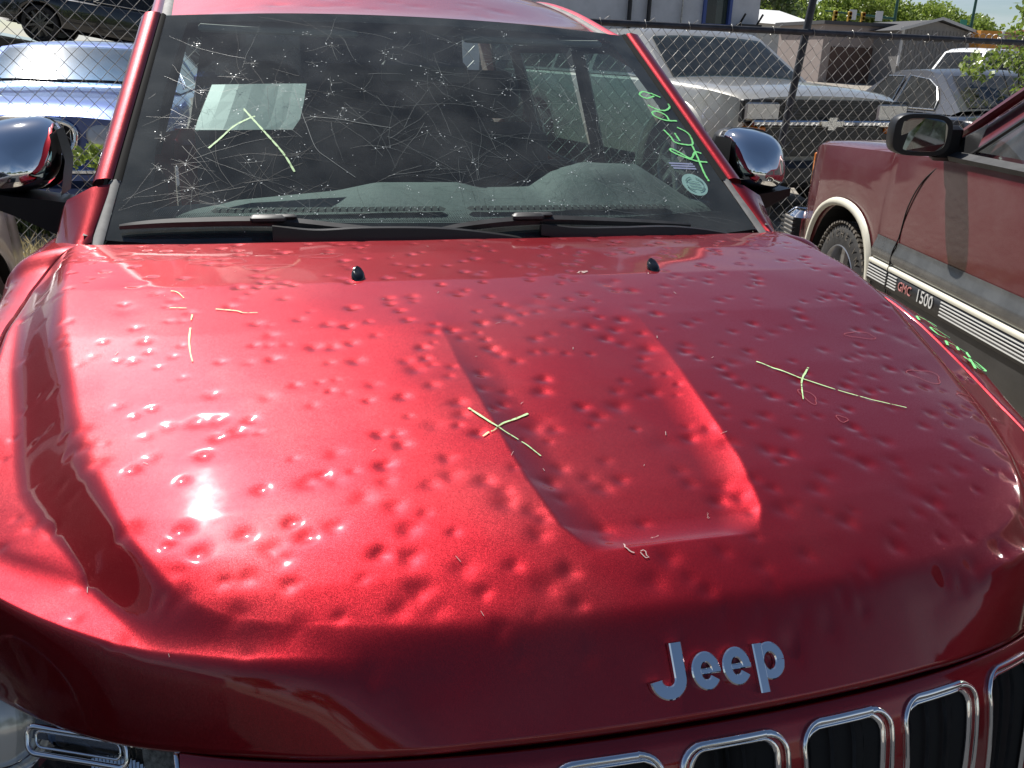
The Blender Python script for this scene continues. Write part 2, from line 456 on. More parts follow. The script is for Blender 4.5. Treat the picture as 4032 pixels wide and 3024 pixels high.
def Nh(x,y):
    h=.004
    gx=(Zh(x+h,y)-Zh(x-h,y))/(2*h); gy=(Zh(x,y+h)-Zh(x,y-h))/(2*h)
    n=np.array([-gx,-gy,1.0]); return n/np.linalg.norm(n)
def Wp(u,v,off=0.0):
    u=float(u); v=float(v); q=1-u*u
    b=np.array([.757*u,1.315-.055*q,1.185-.030*q])
    t=np.array([.653*u,2.034-.055*q,1.645+.022*q])
    n=np.array([.28*u,-.53,.80]); n/=np.linalg.norm(n)
    return b*(1-v)+t*v+n*(.028*q*4*v*(1-v)*.9+off)

# ---------------------------------------------------------------- ground
def gz(x, y):
    z = np.interp(y, [-200, 1.8, 3.2, 4.6, 9, 14, 20, 40, 90, 260], [0, 0, .10, .28, .30, .72, .95, 1.5, 2.0, 2.4])
    return float(z)
GRAVEL = mat('gravel_soil', (.17, .15, .125), .95, 0, col2=(.34, .31, .265), vscale=6, bump=.9, bscale=38)
gu = np.concatenate([-np.geomspace(260, 6, 26), np.linspace(-5.5, 7, 90), np.geomspace(7.5, 260, 26)])
gv = np.concatenate([-np.geomspace(260, 4, 18), np.linspace(-3.5, 11, 110), np.geomspace(11.5, 300, 34)])
def gpt(u, w):
    z = gz(u, w)
    if -6 < u < 9 and 1 < w < 10:
        z += .018*math.sin(u*7.1+w*3)*math.sin(w*5.3-u*2) + .012*math.sin(u*17)*math.sin(w*19+1)
        z += .10*math.exp(-((u+1.9)**2/.5+(w-5.0)**2/.35))
    return (u, w, z)
g = build('ground', MB().grid(gpt, gu, gv), GRAVEL, None, True, kind='structure')

# loose stones in the gap beside the parked cars
def stones(name, n, xr, yr, smin, smax, material, seed):
    r = random.Random(seed); mb = MB()
    for _ in range(n):
        x = r.uniform(*xr); y = r.uniform(*yr); s = smin*(smax/smin)**(r.random()**2.2)
        z = gpt(x, y)[2]
        a = r.random()*6.28; sx, sy, sz = s*r.uniform(.8, 1.5), s*r.uniform(.7, 1.1), s*r.uniform(.45, .8)
        p = []
        for (i, j, k) in ((1, 0, 0), (0, 1, 0), (-1, 0, 0), (0, -1, 0), (.1, .1, 1), (0, 0, -1)):
            qx, qy = i*sx*r.uniform(.8, 1.1), j*sy*r.uniform(.8, 1.1)
            p.append((x+qx*math.cos(a)-qy*math.sin(a), y+qx*math.sin(a)+qy*math.cos(a), z+.3*sz+k*sz))
        mb.add(p, [(0, 1, 4), (1, 2, 4), (2, 3, 4), (3, 0, 4), (1, 0, 5), (2, 1, 5), (3, 2, 5), (0, 3, 5)])
    return build(name, mb, material)
st = stones('gravel', 9000, (-2.9, -0.9), (2.6, 6.2), .005, .022, mat('stone', (.24, .21, .18), .9, 0, col2=(.42, .39, .34), vscale=9), 3)
st['kind'] = 'stuff'; st['label'] = 'loose grey brown gravel between the parked cars'; st['category'] = 'gravel'
st2 = stones('gravel', 2500, (2.0, 4.6), (3.5, 6.5), .006, .022, MATS['stone'], 4)
st2['kind'] = 'stuff'; st2['label'] = 'loose gravel at the fence foot beside the maroon truck'; st2['category'] = 'gravel'
rb = MB()
rr_ = random.Random(8)
def chunk(x, y, s, flat=.5):
    z = gpt(x, y)[2]; n = 7
    rings = []
    for k, (h, q) in enumerate(((-.3, .8), (0.1, 1.0), (.55, .8), (.8, .35))):
        rings.append([(x+math.cos(6.283*i/n)*s*q*rr_.uniform(.8, 1.2)*1.4, y+math.sin(6.283*i/n)*s*q*rr_.uniform(.8, 1.2), z+h*s*flat) for i in range(n)])
    return MB().loft(rings, True, True)
# asphalt lane before the parked row, unseen, put in to darken the hood nose
dark_lane = MB().grid(lambda u, w: (u, w, gpt(u, w)[2]+.006), np.linspace(-60, 60, 50), np.linspace(-9.5, .55, 24))
build('added_dark_lane', dark_lane, mat('added_asphalt', (.040, .040, .042), .9, 0, var=.3, vscale=12, bump=.6, bscale=90), None, True, kind='structure')
o = build('rock', chunk(-2.0, 5.55, .07), mat('pale_stone', (.62, .58, .52), .8, 0, var=.2, vscale=20)); tag(o, 'pale whitish rock lying by the fence foot left of the mirror arm', 'rock')

def grass(name, n, xr, yr, h0, h1, material, seed, w=.006):
    r = random.Random(seed); mb = MB()
    for _ in range(n):
        x = r.uniform(*xr); y = r.uniform(*yr); z = gpt(x, y)[2]; h = r.uniform(h0, h1); a = r.random()*6.28
        dx, dy = math.cos(a)*w, math.sin(a)*w; lx, ly = r.gauss(0, .35)*h, r.gauss(0, .35)*h
        mb.add([(x-dx, y-dy, z-.01), (x+dx, y+dy, z-.01), (x+lx*.5+dx*.7, y+ly*.5+dy*.7, z+h*.6), (x+lx*.5-dx*.7, y+ly*.5-dy*.7, z+h*.6), (x+lx*1.2, y+ly*1.2, z+h)],
               [(0, 1, 2, 3), (3, 2, 4)])
    return build(name, mb, material)
o = grass('grass', 9000, (-3.8, -1.3), (6.1, 9.0), .05, .20, GRASSM, 1); o['kind'] = 'stuff'; o['label'] = 'green weedy grass growing beyond the fence at left'; o['category'] = 'grass'
o = grass('dry_grass', 3500, (-3.4, 4.6), (4.7, 5.5), .03, .14, DRYM, 2); o['kind'] = 'stuff'; o['label'] = 'dry straw coloured grass along the fence foot'; o['category'] = 'grass'

# ---------------------------------------------------------------- red suv with the dented hood
jeep = thing('parked_suv', 'red metallic suv in the foreground with a hail dented hood and cracked windshield', 'suv')

def smooth1(t):
    t = max(0., min(1., t)); return t*t*(3-2*t)
# hood ---------------------------------------------------------------
NU, NV = 520, 400
U = np.linspace(-1, 1, NU); Vv = np.linspace(0, 1, NV)
W = .35*Vv + .65*Vv**1.8
yr = lambda a: 1.228 + .075*(a/.8)**2
UU, WW = np.meshgrid(U, W)
xf = UU*.81
Y0 = yf(xf); YR = yr(np.abs(xf))
YY = Y0 + (YR-Y0)*WW
XX = UU*xseam(YY)
ZZ = Zh(XX, YY)
# rear edge rolls down to the cowl
tr = np.clip((WW-.988)/.012, 0, 1); ZZ = ZZ - .010*tr**2
# edge roll at the side seams
tsd = np.clip((np.abs(UU)-.992)/.008, 0, 1); ZZ = ZZ - .004*tsd**2
DENT_SPEC = [(-0.319, 0.602), (-0.236, 0.559), (-0.349, 0.652), (-0.268, 0.486), (-0.376, 0.658), (-0.147, 0.205), (-0.231, 0.082), (-0.291, 0.116), (-0.306, 0.14), (-0.309, 0.183), (-0.317, 0.308), (-0.238, 0.301), (-0.481, 0.201), (-0.44, 0.18), (-0.553, 0.199), (-0.496, 0.162), (-0.666, 0.298), (-0.712, 0.404), (-0.614, 0.309), (-0.523, 0.343), (-0.516, 0.493), (-0.094, 0.305), (-0.111, 0.242), (-0.156, 0.221), (-0.183, 0.237), (0.034, 0.43), (-0.024, 0.271), (-0.051, 0.099), (-0.171, 0.115), (-0.142, 0.089), (-0.255, 0.154), (-0.199, 0.146), (0.156, 0.18), (0.15, 0.112), (0.348, 0.167), (0.103, 0.238), (0.15, 0.313), (0.106, 0.342), (0.465, 0.44), (0.244, 0.456), (0.211, 0.584), (0.144, 0.58), (0.088, 0.623), (0.095, 0.733), (-0.061, 0.71), (-0.104, 0.697), (0.032, 0.801), (-0.115, 0.827), (-0.198, 0.825), (-0.475, 0.481), (-0.286, 0.375), (-0.195, 0.456), (-0.106, 0.392), (-0.066, 0.479), (0.064, 0.251), (-0.543, 0.496), (-0.524, 0.557), (-0.49, 0.459), (-0.532, 0.418), (-0.499, 0.376), (-0.469, 0.326), (-0.409, 0.33), (-0.371, 0.378), (-0.432, 0.267), (-0.484, 0.262), (-0.534, 0.247), (-0.445, 0.215), (-0.555, 0.288), (-0.69, 0.531), (-0.663, 0.45)]
dents = [(x, y, rnd.uniform(.010, .015), rnd.uniform(.0013, .0026)) for x, y in DENT_SPEC if (x+.52)**2+(y-.335)**2 > .052**2]
tries = 0
while len(dents) < 680 and tries < 20000:
    tries += 1
    y = rnd.uniform(.03, 1.26); x = rnd.uniform(-.85, .85)
    if y < yf(abs(x))+.03: continue
    if any((x-q[0])**2+(y-q[1])**2 < .0205**2 for q in dents): continue
    if (x+.52)**2+(y-.335)**2 < .052**2: continue
    big = rnd.random()
    rr = rnd.uniform(.0062, .0115) if big < .97 else rnd.uniform(.014, .020)
    if y < .35: rr *= 1.22
    dents.append((x, y, rr, rr*(.10+.14*rnd.random()**1.3 if big < .97 else rnd.uniform(.05, .08))))
def dent_field(X, Y, Z):
    for (x, y, r_, d_) in dents:
        mk = (np.abs(X-x) < 3.2*r_) & (np.abs(Y-y) < 3.4*r_)
        if not mk.any(): continue
        sl = 1.1
        q = ((X[mk]-x)**2 + ((Y[mk]-y)*sl)**2)/(r_*r_)
        ecc = 1+.12*np.sin(3*np.arctan2(Y[mk]-y, X[mk]-x)+x*90)
        q = q*ecc
        Z[mk] -= d_*np.exp(-q*1.1)
    return Z
ZZ = dent_field(XX, YY, ZZ)
# long soft waves of oil-canned sheet metal
ZZ += .0005*np.sin(XX*23+YY*9)*np.sin(YY*19-XX*6)*np.clip((YY-Y0)/.1, 0, 1)
# hem: extra rows at the front that turn under the lip
def hem(k, dy, dz):
    return np.stack([XX[0], YY[0]+dy, ZZ[0]+dz], 1)
rows = [hem(0, .012, -.016), hem(0, .003, -.013), hem(0, -.0015, -.006)]
V = np.concatenate(rows + [np.stack([XX.ravel(), YY.ravel(), ZZ.ravel()], 1)])
hood = np_mesh('hood', V, gridF(NU, NV+3), RED, jeep, True)
hood['label'] = 'red hood covered in hail dents with green marker crosses'

def hp(x, y, lift=0.0):
    n = Nh(x, y); z = float(Zh(np.array(x), np.array(y)))
    X1, Y1, Z1 = np.array([x]), np.array([y]), np.array([z])
    z = dent_field(X1, Y1, Z1)[0]
    return Vector((x+n[0]*lift, y+n[1]*lift, z+n[2]*lift))
def hood_mark(name, strokes, w, material, taper=True, single=True):
    if not single:
        for st_ in strokes: o = hood_mark(name, [st_], w, material, taper)
        return o
    mb = MB()
    for st_ in strokes:
        c = catmull([Vector((x, y, 0)) for x, y in st_], 9)
        pts = [hp(p.x, p.y, .0012) for p in c]; N = len(pts)
        nr = [tuple(Nh(p.x, p.y)) for p in c]
        ww = [w*(1.0-.45*smooth1(i/N) if taper else 1)*(1+.12*math.sin(i*.8+N)) for i in range(N)]
        ribbon(mb, pts, nr, ww, .0006)
    return build(name, mb, material, hood)
hood_mark('marker_cross', [[(-.185, .438), (-.171, .412), (-.161, .394), (-.15, .378), (-.129, .357), (-.113, .33)],
                           [(-.102, .428), (-.119, .418), (-.144, .401), (-.161, .381), (-.168, .377)], [(-.171, .377), (-.181, .370)]], .0034, PALEGRN)['label'] = 'pale green marker cross at the middle of the hood'
hood_mark('marker_cross', [[(.309, .525), (.339, .496), (.362, .473), (.405, .439), (.452, .412), (.498, .392)],
                           [(.394, .507), (.368, .48), (.349, .454), (.326, .412)]], .0032, PALEGRN)['label'] = 'green marker cross near the right side of the hood'
hood_mark('marker_stroke', [[(-.599, .912), (-.588, .904), (-.576, .876)], [(-.597, .841), (-.57, .834)], [(-.524, .821), (-.492, .808), (-.48, .798), (-.458, .794)],
                           [(-.56, .808), (-.561, .786)], [(-.561, .758), (-.561, .716), (-.558, .679), (-.554, .653)]], .0030, PALEGRN, True, False)
# scrapes, chips and dried smears
sm = MB(); r8 = random.Random(21)
def jag(x, y, n, st_):
    a = r8.random()*6.28; out = [(x, y)]
    for _ in range(n):
        a += r8.gauss(0, 1.1); out.append((out[-1][0]+math.cos(a)*st_, out[-1][1]+math.sin(a)*st_*.7))
    return out
for (x, y, n, s_, w) in ((-.052, .138, 9, .004, .0016), (-.06, .137, 7, .004, .002), (-.02, .165, 8, .003, .0005), (.06, .19, 8, .003, .0005), (.163, .925, 8, .006, .004), (.163, .922, 7, .006, .003)):
    c = [Vector((a, b, 0)) for a, b in jag(x, y, n, s_)]
    ribbon(sm, [hp(p.x, p.y, .0012) for p in c], [tuple(Nh(p.x, p.y)) for p in c], w*.75, .0004)
for _ in range(35):
    x = r8.uniform(-.7, .75); y = r8.uniform(.05, 1.15)
    if y < yf(abs(x))+.02: continue
    a = r8.gauss(1.2, .5); l = r8.uniform(.003, .011)
    ribbon(sm, [hp(x, y, .0012), hp(x+math.cos(a)*l, y+math.sin(a)*l, .0012)], tuple(Nh(x, y)), r8.uniform(.0004, .0009), .0004)
build('scratch_mark', sm, mat('bare_primer', (.42, .30, .28), .6), hood, kind='stuff')
# water rings near the cowl
wr = MB()
for (x, y, a, b) in ((-.62, 1.13, .035, .02), (-.52, 1.08, .05, .016), (-.44, 1.03, .045, .014), (-.33, 1.09, .04, .012), (.62, .5, .03, .02), (.66, .44, .02, .012), (.58, .63, .03, .012), (-.68, 1.12, .02, .01), (.34, .42, .010, .02), (.36, .36, .008, .008)):
    N = 26; pts = []; nr = []
    for i in range(N+1):
        t = 6.283*i/N; q = 1+.18*math.sin(3*t+x*40)
        px, py = x+a*q*math.cos(t), y+b*q*math.sin(t); pts.append(hp(px, py, .0010)); nr.append(tuple(Nh(px, py)))
    ribbon(wr, pts, nr, .0011, .0003)
build('water_ring', wr, mat('dried_water_mark', (.33, .07, .08), .5), hood, kind='stuff')
# washer nozzles
for (x, y) in ((-.279, .932), (.306, .935)):
    p = hp(x, y); rings = []
    for (h, w, l, sy) in ((-.004, .0125, .019, 0), (.004, .0125, .019, 0), (.010, .011, .016, .002), (.0145, .008, .011, .005), (.016, .004, .006, .007)):
        rings.append([(p.x+w*math.cos(t)*(1.0), p.y+sy+l*math.sin(t), p.z+h+(.004*math.sin(t))) for t in [6.283*k/14 for k in range(14)]])
    build('washer_nozzle', MB().loft(rings, True, True), BLKGL, hood, True)

# fenders -------------------------------------------------------------
def fender(sx):
    ys = np.concatenate([np.linspace(.43, 1.30, 60), np.linspace(1.315, 1.60, 14)])
    AY, AR = 0.93, .40
    rings = []
    for y in ys:
        xs = float(xseam(min(y, 1.30)))+.0035
        yy = min(y, 1.30)
        zs = float(Zh(np.array(xs-.004), np.array(yy))) - .001
        if y > 1.30: zs += (y-1.30)*.10
        k = smooth1((y-.43)/.30)            # the nose tapers in plan
        xo = .905 + .055*k
        cw = xo - xs
        zl = .42
        dd = AR*AR-(y-AY)**2
        if dd > 0: zl = max(zl, .38+math.sqrt(dd))
        if y > 1.30: zs -= (y-1.30)*.15
        top = zs
        lip = .012 if dd > 0 else 0
        ring = [(xs-.004, y, top-.012), (xs, y, top), (xs+cw*.30, y, top-.004-.004*k), (xs+cw*.58, y, top-.016), (xs+cw*.80, y, top-.040), (xs+cw*.93, y, top-.075), (xs+cw*.99, y, top-.12)]
        for q in (.25, .5, .75, .93): ring.append((xo+lip*q**3, y, (top-.12)*(1-q)+zl*q))
        ring.append((xo+lip, y, zl)); ring.append((xo-.03, y, zl-.002))
        rings.append([(sx*p[0], p[1], p[2]) for p in ring])
    r2 = random.Random(3 if sx < 0 else 4)
    mb = MB().loft(rings if sx > 0 else [list(r) for r in rings], False, False)
    # small hail dents on the shoulder
    vv = []
    dl = [(sx*r2.uniform(.87, .95), r2.uniform(.5, 1.5), r2.uniform(.010, .018)) for _ in range(34)]
    for (x, y, z) in mb.v:
        for (dx, dy, dr) in dl:
            q = ((x-dx)**2+(y-dy)**2)/(dr*dr)
            if q < 6 and z > .9: z -= .0018*math.exp(-q)
        vv.append((x, y, z))
    mb.v = vv
    o = build('fender', mb, RED, jeep, 60)
    md = o.modifiers.new('s', 'SUBSURF'); md.levels = 1; md.render_levels = 1
    return o
fl = fender(-1); frr = fender(1)
# green writing on the right fender, read from the side
def fz(x, y):
    xs = float(xseam(y))+.0035; zs = float(Zh(np.array(xs-.004), np.array(y)))-.001; k = smooth1((y-.43)/.30); cw = .905+.055*k-xs; t = (x-xs)/cw
    return zs + np.interp(t, [0, .3, .58, .8, .93], [0, -.006, -.016, -.040, -.075])
for lab, sts in (('green letter R on the right fender', ([(.915, .665), (.882, .695)], [(.884, .700), (.895, .664), (.913, .668), (.910, .690), (.898, .697)], [(.897, .697), (.880, .660)])),
    ('green letter E on the right fender', ([(.913, .725), (.882, .750)], [(.914, .727), (.905, .705)], [(.898, .738), (.890, .722)], [(.882, .752), (.873, .735)])),
    ('green letter P on the right fender', ([(.912, .775), (.882, .800), (.880, .775), (.893, .765)],)), ('green letter L on the right fender', ([(.910, .815), (.884, .845), (.872, .825)],))):
    mk = MB()
    for st_ in sts:
        c = catmull([(x, y, 0) for x, y in st_], 6)
        ribbon(mk, [Vector((p.x, p.y, fz(p.x, p.y)+.0022)) for p in c], (.15, 0, 1), .0050, .0006)
    build('marker_letter', mk, GREEN, frr)['label'] = lab

# grille panel ---------------------------------------------------------
PROF = [(.020, -.030), (.007, -.018), (-.003, -.0135), (-.012, -.022), (-.022, -.037), (-.031, -.058), (-.038, -.085), (-.044, -.12), (-.052, -.18), (-.060, -.26), (-.066, -.36)]
PS = np.cumsum([0]+[math.dist(PROF[i], PROF[i+1]) for i in range(len(PROF)-1)])
def G(x, s, off=0.0):
    a = min(abs(x), .62)
    dy = np.interp(s, PS, [p[0] for p in PROF]); dz = np.interp(s, PS, [p[1] for p in PROF])
    s2 = s+.006; ty = np.interp(s2, PS, [p[0] for p in PROF])-np.interp(s-.006, PS, [p[0] for p in PROF]); tz = np.interp(s2, PS, [p[1] for p in PROF])-np.interp(s-.006, PS, [p[1] for p in PROF])
    sl = .5*a + 2.4*a**3; sx = 1 if x > 0 else -1
    n = Vector((sx*sl*.9, tz, -ty)).normalized()
    if n.y > 0: n = -n
    p = Vector((x, yf(a)+dy, zfr(a)+dz))
    return p + n*off
S_TOP = float(np.interp(-.026, [-p[1] for p in PROF][::1] and sorted([p[1] for p in PROF[2:]]), [0]*len(PROF[2:]))) if False else None
s_top = PS[3] + .006; s_bot = PS[9]
PITCH = .139
slots = [(k*PITCH, .118 if abs(k) < 3 else .108) for k in range(-3, 4)]
def rrect(cx, w, s0, s1, r, n=7):
    # rounded slot path in (x, s); slightly narrower at the bottom
    pts = []
    bw = w*.90
    for (qx, qs, a0, ww) in ((1, s0, 90, w), (1, s1, 0, bw), (-1, s1, -90, bw), (-1, s0, -180, w)):
        cxx = cx+qx*(ww/2-r); css = qs + (r if qs == s0 else -r)
        for i in range(n+1):
            a = R(a0-90*i/n)
            pts.append((cxx+r*math.cos(a), css-r*math.sin(a)))
    out = []
    for i, p in enumerate(pts):
        q = pts[(i+1) % len(pts)]; k = max(1, int(math.dist(p, q)/.010))
        out += [(p[0]+(q[0]-p[0])*j/k, p[1]+(q[1]-p[1])*j/k) for j in range(k)]
    return out
def in_slot(x, s, ins=.006):
    for cx, w in slots:
        t = (s-s_top)/(s_bot-s_top)
        ww = w*(1-.10*max(0, min(1, t)))/2-ins
        r = .024
        if abs(x-cx) < ww and s_top+ins < s < s_bot-ins:
            dx = abs(x-cx)-(ww-r+ins*.5); ds = max(s_top+ins+r-s, s-(s_bot-ins-r))
            if dx > 0 and ds > 0 and dx*dx+ds*ds > r*r: continue
            return True
    return False
gu_ = np.arange(-.56, .5601, .0035); gs_ = np.concatenate([np.arange(0, .12, .0035), np.arange(.12, PS[-1], .006)])
vv = [tuple(G(x, s)) for s in gs_ for x in gu_]; nn = len(gu_); ff = []
for j in range(len(gs_)-1):
    for i in range(nn-1):
        if in_slot((gu_[i]+gu_[i+1])/2, (gs_[j]+gs_[j+1])/2): continue
        ff.append((j*nn+i, j*nn+i+1, (j+1)*nn+i+1, (j+1)*nn+i))
gp_mb = MB(); gp_mb.v = vv; gp_mb.f = ff
gpanel = build('grille_panel', gp_mb, RED, jeep, 'full')
for cx, w in slots:
    path = rrect(cx, w, s_top, s_bot, .024)
    pts = [G(x, s, .0030) for x, s in path]
    nr = [G(x, s, 1.0)-G(x, s, 0) for x, s in path]
    ring = MB().closed_tube(pts, .0034, 10, nr, .0044)
    # inner stepped lip
    path2 = rrect(cx, w-.0115, s_top+.0058, s_bot-.0058, .020)
    pts2 = [G(x, s, -.003) for x, s in path2]; nr2 = [G(x, s, 1.0)-G(x, s, 0) for x, s in path2]
    ring.closed_tube(pts2, .004, 8, nr2, .0024)
    sl = build('grille_slot', ring, CHROME, jeep, 'full')
    # dark recessed insert and its slim vertical bars
    ins = MB()
    xs_ = np.linspace(cx-w/2, cx+w/2, 8); ss_ = np.linspace(s_top-.004, s_bot+.004, 10)
    ins.grid(lambda a, b: tuple(G(a, b, -.030)), xs_, ss_)
    pth = [(x, s) for x, s in path]
    ins.loft([[tuple(G(x, s, -.002)) for x, s in pth], [tuple(G(x, s, -.031)) for x, s in pth]], True)
    build('grille_insert', ins, DARK, sl, True)
    for q in (-.25, 0, .25):
        bx = cx+q*w
        pb = [G(bx, s, -.018) for s in np.linspace(s_top+.004, s_bot-.004, 9)]
        b = MB().loft([[tuple(p+Vector((-.0016, 0, 0))), tuple(p+Vector((0, -.004, .002))), tuple(p+Vector((.0016, 0, 0)))] for p in pb], True, True)
        build('grille_bar', b, BLKPLD, sl)
# dark gap behind the hood lip
gb = MB().grid(lambda a, b: (a, yf(min(abs(a), .85))+.03+.02*b, zfr(min(abs(a), .85))-.012-.06*b), np.linspace(-.82, .82, 60), [0, 1, 2, 3, 4, 5])
build('hood_gap', gb, DARK, jeep)

# letters on the nose --------------------------------------------------
slope = R(53)
EU = Vector((0, math.cos(slope), math.sin(slope))); EN = Vector((0, -math.sin(slope), math.cos(slope)))
EO = Vector((.001, .0282, .9627)) + EN*.0015
def stroke(path, w, h, b=.0013, hadd=0):
    pts = [Vector((x, y, 0)) for x, y in path]; N = len(pts); rings = []
    for i, p in enumerate(pts):
        if i == 0: t = pts[1]-p; sc = 1
        elif i == N-1: t = p-pts[i-1]; sc = 1
        else:
            t1 = (p-pts[i-1]).normalized(); t2 = (pts[i+1]-p).normalized(); t = (t1+t2).normalized()
            sc = 1/max(.5, t.dot(t1))
        t.normalize(); n = Vector((-t.y, t.x, 0))*sc
        hh = h+hadd
        ring = []
        for (o_, z_) in ((-w/2, -.002), (-w/2, hh-b), (-w/2+b, hh), (w/2-b, hh), (w/2, hh-b), (w/2, -.002)):
            q = p+n*o_; ring.append(EO + Vector((1, 0, 0))*q.x + EU*q.y + EN*z_)
        rings.append(ring)
    return rings
def arc(cx, cy, r, a0, a1, n=20, ry=None):
    return [(cx+r*math.cos(R(a0+(a1-a0)*i/n)), cy+(ry or r)*math.sin(R(a0+(a1-a0)*i/n))) for i in range(n+1)]
lw, lh = .0125, .0060
def letter(strokes, label):
    mb = MB()
    for k, (p, w) in enumerate(strokes): mb.loft(stroke(p, w, lh, hadd=-.0006*k), True, True)
    o = build('emblem_letter', mb, CHROME, hood); o['label'] = label
letter([([(-.0515, .027), (-.0515, -.006)] + arc(-.0655, -.0085, .014, 0, -178, 18), lw+.0015)], 'chrome letter J')
for cx in (-.0215, .0145):
    letter([(arc(cx, -.006, .0112, 0, 325, 30, .0142), .0112), ([(cx-.009, -.0065), (cx+.0165, -.0065)], .0062)], 'chrome letter e')
letter([([(.0425, .0135), (.0425, -.037)], .0112), (arc(.0550, -.006, .0120, 0, 360, 30, .0142), .0112)], 'chrome letter p')

# headlights -----------------------------------------------------------
def headlight(sx):
    # body coloured lower bumper under the lamps closes the nose
    bowl = MB()
    path = [(.585, .20, .835), (.66, .235, .83), (.74, .30, .822), (.80, .38, .815), (.86, .47, .82), (.91, .58, .83)]
    def bp(i, k):
        x, y, z = path[i]
        return (sx*x, y+.05*(1 if k > 0 else 0), [z+.02, z+.01, z-.075, z-.15][k])
    top = [(sx*x, y+.015, z+.018) for x, y, z in path]
    mid = [(sx*x, y+.075, z-.01) for x, y, z in path]
    mid2 = [(sx*x, y+.065, z-.09) for x, y, z in path]
    low = [(sx*x, y-.005, z-.15) for x, y, z in path]
    hl = build('headlight', MB().loft([top, mid, mid2, low], False), HOUSING, jeep, True)
    # clear cover
    c0 = [(sx*x, y-.008, z+.012) for x, y, z in path]; c1 = [(sx*x, y-.035, z-.06) for x, y, z in path]; c2 = [(sx*x, y-.028, z-.15) for x, y, z in path]
    build('clear_cover', MB().loft([c0, c1, c2], False), CLEAR, hl, True)
    # projector with chrome bezel
    def pr(x, y, z, r_, nm, n_=(0, -1, .35)):
        q = Vector(n_).normalized().to_track_quat('Z', 'Y').to_matrix()
        mb = MB(); rings = []
        for (rad, h) in ((r_*1.22, -.02), (r_*1.25, .004), (r_*1.12, .010), (r_*.98, .002), (r_*.93, -.012)):
            rings.append([Vector((sx*x, y, z)) + q @ Vector((rad*math.cos(t), rad*math.sin(t), h)) for t in [6.283*k/28 for k in range(28)]])
        mb.loft(rings, True); build('lamp_bezel', mb, CHROME, hl, True)
        rings = []
        for k in range(6):
            a = R(90*k/5); rings.append([Vector((sx*x, y, z)) + q @ Vector((r_*.93*math.cos(a)*math.cos(t), r_*.93*math.cos(a)*math.sin(t), -.008+r_*.35*math.sin(a))) for t in [6.283*k2/24 for k2 in range(24)]])
        build('projector_lens', MB().loft(rings, True), HLENS, hl, 'full')
    pr(.790, .318, .790, .058, 'low')
    pr(.70, .262, .815, .014, 'inner')
    # chrome framed turn lamp: a slanted rounded rectangle ring
    def ring_(cx, cy, cz, w, h, r_, t_, yaw_=25, mtl=CHROME, nm='turn_lamp_frame'):
        pts = []; nr = []
        ca, sa = math.cos(R(yaw_)), math.sin(R(yaw_))
        for (qx, qz, a0) in ((1, 1, 90), (1, -1, 0), (-1, -1, -90), (-1, 1, -180)):
            for i in range(6):
                a = R(a0-90*i/5); lx = qx*(w/2-r_)+r_*math.cos(a); lz = qz*(h/2-r_)+r_*math.sin(a)
                pts.append(Vector((sx*(cx+lx*ca), cy+lx*sa+lz*.45, cz+lz*.9))); nr.append((0, -1, .5))
        return build(nm, MB().closed_tube(pts, t_, 8, nr, t_*1.1), mtl, hl, 'full')
    ring_(.680, .222, .822, .122, .030, .010, .0030)
    ring_(.680, .228, .819, .104, .018, .007, .0016)
    box = MB(); box.box((sx*.680, .248, .820), (.115, .004, .028), Matrix.Rotation(R(25)*sx, 3, 'Z') @ Matrix.Rotation(R(-28), 3, 'X'))
    build('turn_lamp_reflector', box, HOUSING, hl)
    # little finned reflector
    fin = MB()
    for k in range(17):
        x = .605+.0042*k; h = .028*math.sin(math.pi*(k+1.2)/18.5)
        fin.box((sx*x, .200+(x-.6)*.45, .790-h*.1), (.0030, .006, h), Matrix.Rotation(R(-30), 3, 'X'))
    build('finned_reflector', fin, REFL, hl)
    # chrome arc strips around the projector
    arcpts = [(sx*(.800+.078*math.cos(R(a))), .335-.03*math.sin(R(a))*0+.0, .785+.07*math.sin(R(a))) for a in range(-70, 60, 12)]
    build('chrome_strip', MB().tube([(p[0], p[1]+.35*(p[2]-.785), p[2]) for p in arcpts], .0045, 6), REFL, hl, 'full')
    # textured grey end panel and bright divider
    ep = MB(); ep.add([(sx*.606, .180, .860), (sx*.570, .163, .865), (sx*.564, .135, .69), (sx*.600, .155, .69)], [(0, 1, 2, 3)])
    for k in range(6):
        x = .574+.0060*k
        ep.box((sx*(x-.002), .163+(x-.57)*.45, .765), (.0022, .006, .155), Matrix.Rotation(R(-9), 3, 'X'))
    build('grey_end_panel', ep, GREYTX, hl)
    build('chrome_divider', MB().tube([(sx*.565, .140, .868), (sx*.561, .110, .76), (sx*.559, .095, .66)], .0042, 8), CHROME, hl, 'full')
    # fill below: bumper upper edge in body colour
    bb = MB(); l1 = [(sx*x, y-.02, z-.15) for x, y, z in path]; l0 = [(sx*x, y+.07, z-.145) for x, y, z in path]; l2 = [(sx*x, y-.045, z-.26) for x, y, z in path]
    l3 = [(sx*x, y-.02, .40) for x, y, z in path]
    build('bumper_corner', MB().loft([l0, l1, l2, l3], False), RED, jeep, True)
headlight(-1); headlight(1)
for sd_ in (-1, 1): build('headlight_surround', MB().quad((sd_*.575, .12, .86), (sd_*.545, .10, .87), (sd_*.545, .04, .58), (sd_*.575, .06, .58)), BLKPL, jeep)
bm = MB(); bm.grid(lambda a, s: (a, yf(min(abs(a), .72))*.9-.07-.02*s, .555-.20*s), np.linspace(-.80, .80, 40), [0, .3, .6, 1.0])
build('front_bumper', bm, RED, jeep, True)

